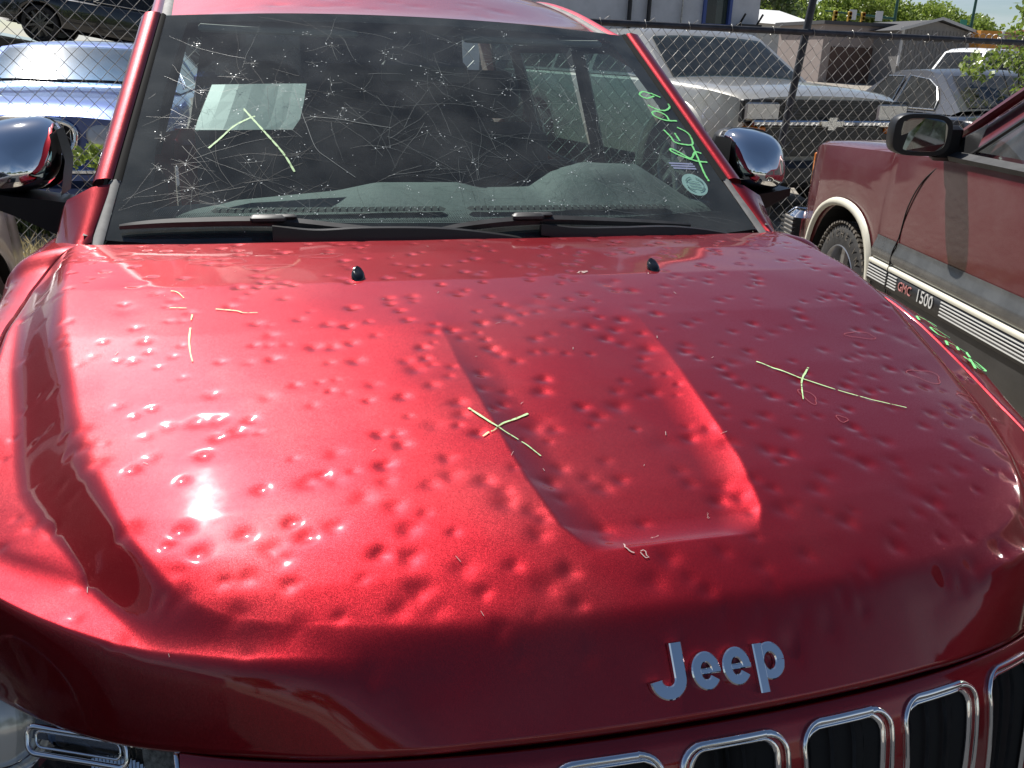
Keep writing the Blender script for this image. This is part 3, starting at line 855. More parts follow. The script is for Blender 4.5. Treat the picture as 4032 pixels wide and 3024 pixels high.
# windshield -----------------------------------------------------------
us = np.linspace(-1, 1, 41); vsn = np.linspace(0, 1, 25)
ws = build('windshield', MB().grid(lambda u, v: tuple(Wp(u, v)), us, vsn), WS, jeep, 'full')
ws['label'] = 'hail shattered windshield full of star cracks'
# black ceramic border, 1.5 mm behind the outer face
def fw(v): return float(np.interp(v, [0, .09, .3, .6, .85, 1], [.20, .115, .085, .065, .085, .10]))
def fband(side):
    vs_ = np.linspace(0, 1, 30)
    return MB().loft([[tuple(Wp(side*1.0, v, -.0015)), tuple(Wp(side*(1-fw(v)*.5), v, -.0015)), tuple(Wp(side*(1-fw(v)), v, -.0015))] for v in vs_], False)
fb = fband(-1); fb2 = fband(1)
fb.add(fb2.v, fb2.f)
uu_ = np.linspace(-.9, .9, 41)
fb.loft([[tuple(Wp(u, v, -.0015)) for u in uu_] for v in (0, .05, .095)], False)
fb.loft([[tuple(Wp(u*1.02, v, -.0012)) for u in uu_] for v in (.955-.0, .98, 1.0)], False)
build('ceramic_border', fb, FRIT, ws, 'full')
dots = MB()
for j in range(9):
    for i in range(330):
        u = -.88+1.76*(i+.5*(j % 2))/330; v = .098+.0045*j; r_ = .0016-.00012*j
        p = Wp(u, v, -.0012); q = Wp(u+.001, v, -.0012)-p; q = Vector(q).normalized(); w_ = Vector(Wp(u, v+.004, -.0012)-p).normalized()
        P_ = Vector(p); dots.quad(P_-q*r_-w_*r_, P_+q*r_-w_*r_, P_+q*r_+w_*r_, P_-q*r_+w_*r_)
build('ceramic_dots', dots, FRIT, ws, kind='stuff')
def wnorm(u, v):
    a = Vector(Wp(u+.01, v))-Vector(Wp(u-.01, v)); b = Vector(Wp(u, v+.01))-Vector(Wp(u, v-.01))
    n = a.cross(b).normalized(); return n if n.z > 0 else -n
def wmark(name, strokes, w, material, k=8, taper=0.0):
    mb = MB()
    for st_ in strokes:
        c = catmull([(a, b, 0) for a, b in st_], k); N = len(c)
        ribbon(mb, [Vector(Wp(p.x, p.y, .0008)) for p in c], [tuple(wnorm(p.x, p.y)) for p in c], [w*(1-taper*i/N)*(1+.15*math.sin(i*1.7)) for i in range(N)], .0006)
    return build(name, mb, material, ws)
wmark('marker_cross', [[(-.756, .351), (-.722, .392), (-.685, .439), (-.642, .47), (-.618, .482)], [(-.657, .514), (-.621, .465), (-.571, .397), (-.523, .328), (-.492, .264)]], .0046, PALEGRN)['label'] = 'curved pale marker cross on the windshield'
for st_, lab in (
    ([[(.931, .65), (.898, .657), (.871, .637), (.895, .621), (.942, .637)], [(.933, .652), (.971, .633)]], 'green letter S at the top of the windshield writing'),
    ([[(.88, .584), (.906, .566), (.945, .56), (.982, .579), (.990, .600)]], 'green letter L of the windshield writing'),
    ([[(.974, .508), (.919, .508), (.881, .525), (.877, .544), (.904, .553), (.936, .535), (.936, .505)]], 'green letter P of the windshield writing'),
    ([[(.881, .458), (.893, .424), (.896, .399), (.93, .388), (.972, .389), (.988, .428), (.982, .453), (.953, .474)], [(.923, .444), (.923, .404)]], 'green letter E of the windshield writing'),
    ([[(.985, .302), (.939, .309), (.885, .333), (.854, .356), (.864, .365), (.892, .345), (.923, .321), (.96, .351), (.985, .345)],
      [(.967, .383), (.956, .327), (.94, .255), (.937, .215)]], 'green letter R at the foot of the windshield writing')):
    wmark('marker_letter', st_, .0056, GREEN, 8)['label'] = lab
# stickers in the lower right corner
def ell(name, cu_, cv_, a, b, rot, material, lift, par=ws):
    N = 30; c = []
    for i in range(N):
        t = 6.283*i/N; x = a*math.cos(t); y = b*math.sin(t)
        c.append(tuple(Wp(cu_+(x*math.cos(rot)-y*math.sin(rot)), cv_+(x*math.sin(rot)+y*math.cos(rot))*1.0, lift)))
    return build(name, MB().poly(c), material, par)
o = ell('sticker', .873, .205, .048, .048, -.6, STICK, -.0008); o['label'] = 'round pale sticker low on the windshield'
pm = MB(); 
for k in range(4):
    pts = [Wp(.873+.034*math.cos(t), .205+.034*math.sin(t)*.9+.0, .0009) for t in np.linspace(k*1.6, k*1.6+1.1, 8)]
    ribbon(pm, pts, tuple(wnorm(.87, .2)), .003, .0002)
for k in range(3):
    pts = [Wp(.85+.022*t*2, .222-.014*k-.012*t, .0009) for t in np.linspace(0, 1, 5)]
    ribbon(pm, pts, tuple(wnorm(.87, .2)), .0025, .0002)
build('sticker_lettering', pm, PRINT, ws)
sq = MB()
for (a, b, w_) in ((.300, .815, .1), (.289, .818, .1), (.278, .822, .095)):
    pts = [Wp(b+w_*t, a-.006*t, .0009) for t in np.linspace(0, 1, 8)]
    ribbon(sq, pts, tuple(wnorm(.87, .3)), .006, .0003)
build('barcode_sticker', sq, STICKB, ws)

# cracks ---------------------------------------------------------------
rc = random.Random(77)
cw, cd, sp = MB(), MB(), MB()
def crack(mb, u, v, a, l, w):
    n = max(3, int(l/.012)); pts = [(u, v)]
    for i in range(n):
        a += rc.gauss(0, .085); st_ = l/n
        pts.append((pts[-1][0]+math.cos(a)*st_/.70, pts[-1][1]+math.sin(a)*st_/.86))
    pts = [p for p in pts if abs(p[0]) < .985 and .03 < p[1] < .985]
    if len(pts) < 2: return
    N = len(pts)
    ribbon(mb, [Vector(Wp(p[0], p[1], .0006)) for p in pts], (0, -.53, .85), [w*(1-.7*i/N) for i in range(N)], .0004)
def spot(u, v, r_):
    p = Vector(Wp(u, v, .0011)); N = 6
    a = (Vector(Wp(u+.01, v, .0011))-p).normalized(); b = (Vector(Wp(u, v+.01, .0011))-p).normalized()
    sp.poly([p + a*math.cos(6.283*k/N)*r_*rc.uniform(.6, 1.2)+b*math.sin(6.283*k/N)*r_*rc.uniform(.6, 1.2) for k in range(N)])
def star(u, v, n, l, white):
    a0 = rc.random()*6.28
    for i in range(n):
        ll = l*rc.uniform(.35, 1.25)
        crack(cw if rc.random() < white else cd, u, v, a0+6.283*i/n+rc.gauss(0, .15), ll, rc.uniform(.0003, .0006))
    for _ in range(4): spot(u+rc.gauss(0, .010), v+rc.gauss(0, .010), rc.uniform(.0007, .0020))
named = [(-.82, .29), (-.79, .20), (-.70, .15), (-.60, .23), (-.58, .13), (-.45, .13), (-.40, .21), (-.48, .33), (-.53, .43), (-.42, .48), (-.30, .46), (-.25, .60), (-.12, .13),
         (.02, .22), (.08, .31), (-.2, .36), (-.05, .42), (.12, .17), (.20, .32), (.25, .24), (.30, .40), (.35, .16), (.42, .26), (.44, .45), (.50, .60), (.53, .58), (.55, .35), (.60, .20), (.66, .30), (.70, .45), (.62, .50), (.3, .62), (.38, .55), (.2, .52), (.45, .72),
         (-.85, .45), (-.80, .60), (-.7, .66), (-.55, .62), (-.15, .78), (.05, .68), (-.35, .82), (.15, .85), (.3, .78), (.72, .15), (.5, .12), (-.3, .12), (.78, .35)]
for (u, v) in named:
    star(u, v, rc.randint(6, 13), rc.uniform(.035, .10), .45 if u > -.4 else .25)
for _ in range(45):
    star(rc.uniform(-.92, .85), rc.uniform(.06, .95), rc.randint(3, 7), rc.uniform(.012, .035), .7)
for _ in range(210):      # long thin cracks crossing between the stars
    u, v = rc.choice(named); crack(cd if (u < -.3 or v < .25) and rc.random() < .8 else cw, u+rc.gauss(0, .05), v+rc.gauss(0, .05), rc.random()*6.28, rc.uniform(.06, .26), rc.uniform(.0003, .0007))
for _ in range(220): spot(rc.uniform(-.95, .95), rc.uniform(.04, .97), rc.uniform(.0005, .0015))
for st_ in ([(-.488, .603), (-.472, .524), (-.449, .439), (-.423, .353), (-.381, .31), (-.307, .246)], [(-.439, .481), (-.347, .471), (-.272, .455), (-.172, .436)],
            [(.52, .66), (.53, .58), (.56, .50)], [(-.60, .14), (-.57, .09)], [(.80, .27), (.83, .18), (.85, .13)]):
    c = catmull([(a, b, 0) for a, b in st_], 8)
    ribbon(cw, [Vector(Wp(p.x, p.y, .0007)) for p in c], (0, -.53, .85), .0010, .0004)
build('crack_line', cw, CRACKW, ws, kind='stuff')
build('crack_line', cd, CRACKD, ws, kind='stuff')
build('glass_chip', sp, mat('chip_white', (.8, .86, .86), .3), ws, kind='stuff')
# cowl and wipers --------------------------------------------------------
cow = MB().loft([[(u*.80, 1.235+.062*u*u, 1.140) for u in us], [(u*.78, 1.275+.05*u*u, 1.128+.02*u*u) for u in us], [tuple(Wp(u*.99, .02, -.006)) for u in us]], False)
build('cowl_panel', cow, BLKPLD, jeep, 'full')
def wiper(pts, hgt, thick, blade0, blade1, name='wiper_arm'):
    mb = MB(); c = catmull(pts, 8); N = len(c); rings = []
    for i, p in enumerate(c):
        w = thick*(1.15-.45*i/N); rings.append([p+Vector((0, -w, -hgt*.5)), p+Vector((0, -w*.6, hgt*.5)), p+Vector((0, w*.5, hgt*.55)), p+Vector((0, w, -hgt*.3))])
    arm = build(name, mb.loft(rings, True, True), BLKPL, jeep, True)
    bl = MB(); c = catmull(blade0, 8); rings = []; N = len(c)
    for i, p in enumerate(c):
        e = math.sin(math.pi*min(1, max(0, (i+.6)/(N+.2))))**.35
        rings.append([p+Vector((0, -.010*e, -.004)), p+Vector((0, -.013*e, .008*e)), p+Vector((0, -.002, .016*e)), p+Vector((0, .010*e, .012*e)), p+Vector((0, .008*e, -.006))])
    build('wiper_blade', bl.loft(rings, True, True), BLKPLD, arm, True)
    cl = MB(); q = Vector(blade1)
    cl.bevbox(q+Vector((0, -.006, .012)), (.075, .026, .018), .006); cl.bevbox(q+Vector((.035, -.004, .016)), (.05, .018, .010), .004)
    build('wiper_clip', cl, BLKPLD, arm, True)
gp_ = lambda u, v, o: Vector(Wp(u, v, o))
wiper([(.165, 1.262, 1.158), (.10, 1.262, 1.174), (-.05, 1.266, 1.192), (-.22, 1.268, 1.196), (-.33, 1.272, 1.192), (-.42, 1.285, 1.200)], .030, .013,
      [gp_(-.96, .035, .012), gp_(-.8, .055, .013), gp_(-.55, .070, .013), gp_(-.35, .055, .013), gp_(-.12, .040, .012)], gp_(-.565, .066, .016))
wiper([(.70, 1.285, 1.158), (.62, 1.277, 1.176), (.50, 1.270, 1.190), (.36, 1.268, 1.190), (.26, 1.275, 1.190), (.18, 1.29, 1.198)], .026, .013,
      [gp_(-.16, .030, .012), gp_(0, .060, .013), gp_(.22, .075, .013), gp_(.45, .062, .013), gp_(.75, .030, .012)], gp_(.20, .075, .016))

# A pillars, roof, roof edges -----------------------------------------------
def gl_edge(side, v): return Vector(Wp(side, v))
for side in (-1, 1):
    vs_ = np.linspace(.215, 1.0, 26)
    rub, pil, jam = [], [], []
    for v in vs_:
        e = gl_edge(side, v); o_ = Vector((side, 0, 0)); up = Vector((0, -.55, .83))
        w0 = .016-.006*v; w1 = .040+.006*v
        rub.append([e+up*.001-o_*.004, e+up*.006+o_*.003, e+up*.004+o_*w0, e-up*.01+o_*(w0+.002)])
        a = e+o_*(w0); 
        pil.append([a-up*.012, a+up*.007, a+up*.010+o_*(w1*.35), a+up*.006+o_*(w1*.8), a-up*.006+o_*(w1*1.02), a-up*.03+o_*(w1*1.1)+Vector((0, .01, 0)), a-up*.07+o_*(w1*1.1)+Vector((0, .02, 0))])
    build('windshield_seal', MB().loft([[tuple(p) for p in r] for r in rub], False), SEALB, jeep, 'full')
    o = build('pillar', MB().loft([[tuple(p) for p in r] for r in pil], False), RED, jeep, 'full')
    # fender top running up to the pillar seam
    rows = []
    for t in np.linspace(0, 1, 12):
        v = .20*t
        e = gl_edge(side, v) ; base_in = Vector((side*(.800), 1.300, 1.168))
        w0 = .022*(1-t)+.013*t
        inn = e+Vector((side*(w0+.004*(1-t)), 0, .004))
        if t < .001: inn = Vector((side*.780, 1.303, 1.183))
        out = Vector((side*(.880-.036*t), 1.36+.10*t, 1.105+.141*t))
        mid = inn.lerp(out, .45)+Vector((0, 0, .010*(1-t)+.008)); out2 = out+Vector((side*.012, .012, -.020))
        low = out+Vector((side*.026, .045, -.075)); low2 = low+Vector((side*.02, .06, -.10))
        rows.append([inn-Vector((0, 0, .02)), inn, mid, out, out2, low, low2])
    build('fender_corner', MB().loft([[tuple(p) for p in r] for r in rows], False), RED, jeep, 'full')
    # pale weathered seal between glass foot and fender
    rows = []
    for t in np.linspace(-.14, 1, 10):
        v = .215*t; e = gl_edge(side, v)
        rows.append([e+Vector((-side*.001, 0, .002)), e+Vector((side*.008, -.003, .006)), e+Vector((side*.022, -.001, .0))])
    build('pillar_foot_seal', MB().loft([[tuple(p) for p in r] for r in rows], False), PALERUB, jeep, 'full')
def roofp(u, t):
    # t 0 at the glass header, 1 at the tail
    h = Vector(Wp(u, 1.0)); y = h.y + t*2.15
    z0 = h.z
    rise = .175*smooth1(min(1, t*2.15/1.15))*.72 + .05*math.sin(min(1, t*2.15/.6)*math.pi/2)
    z = z0 + rise*(1-.10*u*u) - .10*max(0, t-.6)**2 - .022*abs(u)**8
    return (h.x*(1+.03*min(1, t*3)), y, z)
rt = np.concatenate([np.linspace(.004, .25, 26), np.linspace(.28, 1, 16)])
ru = np.linspace(-1, 1, 61)
mb = MB().grid(roofp, ru, rt)
rd = random.Random(31); dl = [(rd.uniform(-.6, .6), rd.uniform(2.0, 2.8), rd.uniform(.012, .03)) for _ in range(60)]
mb.v = [(x, y, z-sum(.002*math.exp(-((x-a)**2+(y-b)**2)/(c*c)) for a, b, c in dl if abs(x-a) < .1 and abs(y-b) < .1)) for x, y, z in mb.v]
build('roof', mb, RED, jeep, 'full')
for side in (-1, 1):
    r0 = [Vector(roofp(side, t)) for t in rt]
    build('roof_ditch', MB().loft([[tuple(p+Vector((-side*.012, 0, .003))), tuple(p+Vector((0, 0, .010))), tuple(p+Vector((side*.016, 0, .002)))] for p in r0], False), PALERUB, jeep, 'full')
    build('roof_side_rail', MB().loft([[tuple(p+Vector((side*.014, 0, .0))), tuple(p+Vector((side*.024, 0, .012))), tuple(p+Vector((side*.045, 0, .004))), tuple(p+Vector((side*.060, 0, -.035))), tuple(p+Vector((side*.065, 0, -.08)))] for p in r0], False), RED, jeep, 'full')
# body side, doors, rear ----------------------------------------------------
for side in (-1, 1):
    for (n_, y0, y1, hand) in (('front_door', 1.61, 2.62, 1), ('rear_door', 2.635, 3.45, 1)):
        rings = []
        for y in np.linspace(y0, y1, 10):
            b = 1.10+.03*(y-1.6)
            zl = .40
            if n_ == 'rear_door' and y > 3.2: zl = .40+(y-3.2)*1.4
            rings.append([(side*.845, y, b+.020), (side*.90, y, b+.010), (side*.925, y, b), (side*.950, y, b-.05), (side*.962, y, b-.18), (side*.958, y, .80), (side*.968, y, .62), (side*.955, y, zl)])
        d = build(n_, MB().loft(rings, False), RED, jeep, True)
        build('door_handle', MB().bevbox((side*.975, y1-.12, .98), (.03, .17, .035), .01), CHROME, d)
        # window pane and its frame
        yb0, yb1 = y0+.06, y1-.05; bz = 1.12+.03*(y0-1.6)
        yt0 = yb0+ (.55 if n_ == 'front_door' else .02); zt = 1.61
        pane = MB().quad((side*.850, yb0, bz), (side*.850, yb1, bz+.02), (side*.700, yb1-.02, zt), (side*.700, yt0, zt))
        build('door_window', pane, GGLASS, d)
        fr_ = MB().tube([(side*.700, yt0, zt), (side*.700, yb1, zt)], .018, 6); fr_.tube([(side*.850, yb1+.02, bz), (side*.700, yb1, zt)], .026, 6)
        fr_.tube([(side*.856, yb0, bz), (side*.856, yb1, bz+.02)], .012, 6)
        if n_ == 'front_door': fr_.tube([(side*.850, yb0+.12, bz), (side*.81, yb0+.14, bz+.13)], .010, 6)
        build('window_frame', fr_, BLKPL, d)
        ip = MB(); ip.loft([[(side*.84, y, 1.10), (side*.81, y, 1.04), (side*.82, y, .45)] for y in np.linspace(y0, y1, 5)], False)
        build('door_inner_panel', ip, DOORIN, d, True)
    rings = []
    for y in np.linspace(3.465, 4.70, 26):
        k = smooth1((y-4.2)/.5); zl = .42; dd = .40**2-(y-3.845)**2
        if dd > 0: zl = max(zl, .38+math.sqrt(dd))
        zt = 1.155
        rings.append([(side*(.915-.09*k), y, zt), (side*(.95-.09*k), y, zt-.06), (side*(.962-.09*k), y, zt-.2), (side*(.965-.09*k), y, max(zl+.02, .80)), (side*(.965-.09*k), y, zl)])
    build('rear_quarter', MB().loft(rings, False), RED, jeep, True)
    build('quarter_window', MB().quad((side*.91, 3.50, 1.17), (side*.90, 4.25, 1.17), (side*.74, 4.05, 1.64), (side*.735, 3.50, 1.66)), DGLASS, jeep)
    build('rear_pillar', MB().loft([[(side*.91, 4.22, 1.15), (side*.905, 4.55, 1.15)], [(side*.735, 3.98, 1.66), (side*.71, 4.20, 1.70)]], False), RED, jeep)
    build('tail_lamp', MB().bevbox((side*.80, 4.70, 1.02), (.22, .06, .14), .02), TLIGHT, jeep)
tg = MB(); tg.loft([[(x, 4.60+.02, .45), (x, 4.74, .60), (x, 4.72, 1.15)] for x in np.linspace(-.86, .86, 9)], False)
build('tailgate', tg, RED, jeep, True)
build('rear_window', MB().quad((-.78, 4.70, 1.16), (.78, 4.70, 1.16), (.64, 4.24, 1.70), (-.64, 4.24, 1.70)), DGLASS2, jeep)
build('underbody', MB().box((0, 2.4, .36), (1.7, 4.2, .10)).box((0, .9, .55), (1.1, 1.0, .25)), DARK, jeep)
build('firewall', MB().quad((-.84, 1.50, .40), (.84, 1.50, .40), (.84, 1.50, 1.12), (-.84, 1.50, 1.12)), DARK, jeep)

def wheel_obj(parent, cx, cy, cz, r_, w_, side, spokes=5, rimc=ALLOY, dusty=False, rimr=.66, name='wheel'):
    mb = MB()
    p = [(-w_/2, r_*rimr), (-w_/2-.004, r_*.80), (-w_/2+.012, r_*.95), (-w_/2+.03, r_), (w_/2-.03, r_), (w_/2-.012, r_*.95), (w_/2+.004, r_*.80), (w_/2, r_*rimr)]
    mb.lathe(p, (cx, cy, cz), 'x', 40, side)
    wh = build(name, mb, RUBBER, parent, 50)
    rm = MB()
    rm.lathe([(w_/2, r_*rimr), (w_/2+.003, r_*(rimr-.015)), (w_/2-.012, r_*(rimr-.04)), (w_/2-.05, r_*(rimr-.06)), (-w_/2+.02, r_*(rimr-.07)), (-w_/2+.02, .01)], (cx, cy, cz), 'x', 40, side)
    for k in range(spokes):
        a = 6.283*k/spokes+.3
        e = Vector((0, math.cos(a), math.sin(a))); t = Vector((0, -math.sin(a), math.cos(a))); c = Vector((cx, cy, cz))
        X = Vector((side, 0, 0)); h0, h1 = w_/2-.012, w_/2-.03
        v = []
        for (q, ww, h) in ((r_*.10, r_*.10, h0), (r_*(rimr-.05), r_*.085, h1+.012)):
            v += [c+e*q+t*ww+X*(h-.02), c+e*q+t*ww*.7+X*h, c+e*q-t*ww*.7+X*h, c+e*q-t*ww+X*(h-.02)]
        rm.loft([v[:4], v[4:]], True, True)
    rm.lathe([(w_/2-.008, .0), (w_/2-.008, r_*.13), (w_/2-.03, r_*.17)], (cx, cy, cz), 'x', 20, side)
    build('rim', rm, rimc, wh, 30)
    return wh
for side in (-1, 1):
    for wy in (.93, 3.845): wheel_obj(jeep, side*.83, wy, .375, .375, .25, side)
    for wy in (.93, 3.845):
        a_ = MB(); a_.loft([[(side*.70, wy+.41*math.cos(R(t)), .38+.41*math.sin(R(t))), (side*.955, wy+.41*math.cos(R(t)), .38+.41*math.sin(R(t)))] for t in range(-5, 186, 10)], False)
        build('wheel_arch_liner', a_, DARK, jeep)

# door mirrors ---------------------------------------------------------------
def mirror(side):
    # chrome cap: a rounded shell; black bezel behind; black arm below
    cx, cy, cz = side*.990, 1.755, 1.300
    rings = []
    for k, (dy, sc) in enumerate(((-.085, .02), (-.083, .35), (-.074, .62), (-.055, .82), (-.030, .94), (0, 1.0), (.035, 1.0))):
        ring = []
        for j in range(28):
            t = 6.283*j/28; ct, st = math.cos(t), math.sin(t)
            ex = (abs(ct)**.62)*(1 if ct > 0 else -1)*.092*sc; ez = (abs(st)**.62)*(1 if st > 0 else -1)*.083*sc
            if st < 0: ex *= 1-.10*abs(st)
            ez += .012*sc*(ex/.1)*(-1)
            ring.append((cx+side*ex+side*.004*dy*10, cy+dy+side*0+abs(ex)*.10, cz+ez+.010))
        rings.append(ring)
    rings = [[(x, y+(z-cz)*.42, z) for x, y, z in r] for r in rings]
    mi = build('door_mirror', MB().loft(rings, True, True), CHROME, jeep, 'full')
    mi['label'] = 'chrome capped door mirror'
    rings2 = []
    for (dy, sc) in ((.033, 1.02), (.06, 1.03), (.09, 1.0), (.095, .9)):
        rings2.append([(cx+side*(abs(math.cos(t))**.62)*(1 if math.cos(t) > 0 else -1)*.092*sc, cy+dy+.008, cz+.010+(abs(math.sin(t))**.62)*(1 if math.sin(t) > 0 else -1)*.083*sc) for t in [6.283*j/28 for j in range(28)]])
    rings2 = [[(x, y+(z-cz)*.30, z) for x, y, z in r] for r in rings2]
    build('mirror_housing', MB().loft(rings2, True, True), BLKPL, mi, 'full')
    # inner side panel (black, with chrome edge) and the arm
    arm = MB()
    Z_ = -.03
    arm.loft([[(side*1.09, 1.70, 1.262), (side*1.09, 1.80, 1.262), (side*1.09, 1.80, 1.246), (side*1.09, 1.70, 1.240)],
              [(side*1.00, 1.675, 1.252), (side*1.00, 1.81, 1.255), (side*1.00, 1.81, 1.215), (side*1.00, 1.68, 1.205)],
              [(side*.92, 1.665, 1.245), (side*.92, 1.79, 1.245), (side*.92, 1.79, 1.165), (side*.92, 1.67, 1.165)],
              [(side*.86, 1.640, 1.240), (side*.86, 1.77, 1.240), (side*.86, 1.77, 1.140), (side*.86, 1.645, 1.140)]], True, True)
    arm.loft([[(side*.900, 1.70, 1.25), (side*.900, 1.83, 1.25)], [(side*.885, 1.72, 1.33), (side*.885, 1.84, 1.33)], [(side*.900, 1.745, 1.40), (side*.900, 1.84, 1.40)]], False)
    arm.v = [(x, y, z+Z_) for x, y, z in arm.v]
    build('mirror_arm', arm, BLKPL, mi, 30)
mirror(-1); mirror(1)

# cabin ------------------------------------------------------------------------
def dash_z(x): return 1.561-(1.561-dz0(x))*.925
def dz0(x): return float(np.interp(x, [-.82, -.70, -.45, -.25, -.15, .06, .12, .26, .32, .40, .56, .64, .70, .82], [1.15, 1.165, 1.19, 1.21, 1.232, 1.232, 1.218, 1.22, 1.262, 1.288, 1.285, 1.235, 1.19, 1.17]))
def dashp(x, t):
    y = 1.33+.33*t
    zf = 1.192 + .045*t; zr = dash_z(x)
    z = zf + (zr-zf)*smooth1((t-.25)/.7)
    if t > 1: y = 1.66+(t-1)*.12; z = zr-(t-1)*.55
    return (x, y, z)
da = build('dashboard', MB().grid(dashp, np.linspace(-.80, .80, 81), [0, .08, .15, .22, .3, .38, .46, .54, .62, .7, .78, .86, .93, .97, 1.0, 1.05, 1.2, 1.5, 2.0]), DASH, jeep, 40)
for (x0, x1) in ((-.53, -.03), (.06, .56)):
    vb = MB(); N = 24
    vb.poly([(x0-.012, 1.432, 1.2185), (x1+.012, 1.432, 1.2185), (x1+.020, 1.447, 1.222), (x1+.008, 1.462, 1.2255), (x0-.008, 1.462, 1.2255), (x0-.020, 1.447, 1.222)])
    sl = build('defroster_vent', vb, DARK, da)
    sb = MB()
    for k in range(31):
        x = x0+(x1-x0)*k/30; sb.box((x, 1.447, 1.2245), (.0030, .030, .0016), Matrix.Rotation(R(-14), 3, 'Z'))
    build('vent_louver', sb, DASH, sl)
hd = MB()
for a in range(0, 181, 12): pass
hd.loft([[(.20, y, dash_z(.20)-.02), (.30, y, 1.252+q), (.36, y, 1.290+q), (.43, y, 1.306+q), (.51, y, 1.302+q), (.59, y, 1.265+q), (.67, y, dash_z(.70)-.02)] for y, q in ((1.50, -.075), (1.55, -.022), (1.60, .0), (1.70, 0))], False)
build('instrument_hood', hd, DASH, jeep, 'full')
swm = MB(); q = Matrix.Rotation(R(-65), 3, 'X'); pts = [Vector((.42, 2.02, 1.10))+q @ Vector((.19*math.cos(t), .19*math.sin(t), 0)) for t in [6.283*k/32 for k in range(32)]]
swm.closed_tube(pts, .016, 8, [(0, .9, .4)]*32); swm.box((.42, 2.02, 1.10), (.34, .03, .05), q); swm.box((.42, 2.02, 1.09), (.12, .05, .14), q)
build('steering_wheel', swm, BLKPL, jeep, True)
def seat(x, y):
    s_ = build('seat', MB().bevbox((x, y, .66), (.50, .52, .16), .05), SEATM, jeep, True)
    build('seat_backrest', MB().bevbox((x, y+.32, 1.02), (.48, .13, .66), .05, Matrix.Rotation(R(-14), 3, 'X')), SEATM, s_, True)
    build('headrest', MB().bevbox((x, y+.42, 1.44), (.26, .10, .17), .04, Matrix.Rotation(R(-10), 3, 'X')), SEATM, s_, True)
for x in (-.40, .40): seat(x, 2.32)
for x in (-.42, 0, .42): seat(x, 3.22)
build('centre_console', MB().bevbox((0, 2.2, .72), (.24, 1.0, .34), .04), DASH, jeep, True)
build('cabin_floor', MB().box((0, 2.9, .44), (1.66, 3.2, .04)), DARK, jeep)
hl_ = MB().grid(lambda u, t: tuple(Vector(roofp(u*.95, t))-Vector((0, 0, .05))), np.linspace(-1, 1, 7), np.linspace(.02, .98, 8))
build('headliner', hl_, mat('headliner_grey', (.16, .17, .165), .9), jeep, True)
mr_ = MB().bevbox((.02, 1.90, 1.52), (.24, .03, .065), .012); mr_.tube([(.02, 1.90, 1.55), (.02, 1.93, 1.63)], .010)
build('rear_view_mirror', mr_, BLKPL, jeep)
for x in (-.36, .36):
    build('sun_visor', MB().bevbox((x, 2.06, 1.625), (.42, .16, .018), .006, Matrix.Rotation(R(8), 3, 'X')), mat('visor_grey', (.22, .23, .22), .8), jeep)

# paper sheet propped behind the glass
pp = MB()
def pw(u, v): p = Wp(u, v, -.020); return (p[0], p[1]+.004*math.sin(u*20), p[2])
pp.loft([[pw(u, v) for u in np.linspace(a, b, 8)] for v, a, b in ((.455, -.82, -.50), (.50, -.815, -.475), (.58, -.80, -.46), (.66, -.785, -.45))], False)
o = build('paper_sheet', pp, PAPER, None); tag(o, 'white paper sheet stuck behind the cracked windshield of the red suv', 'paper')
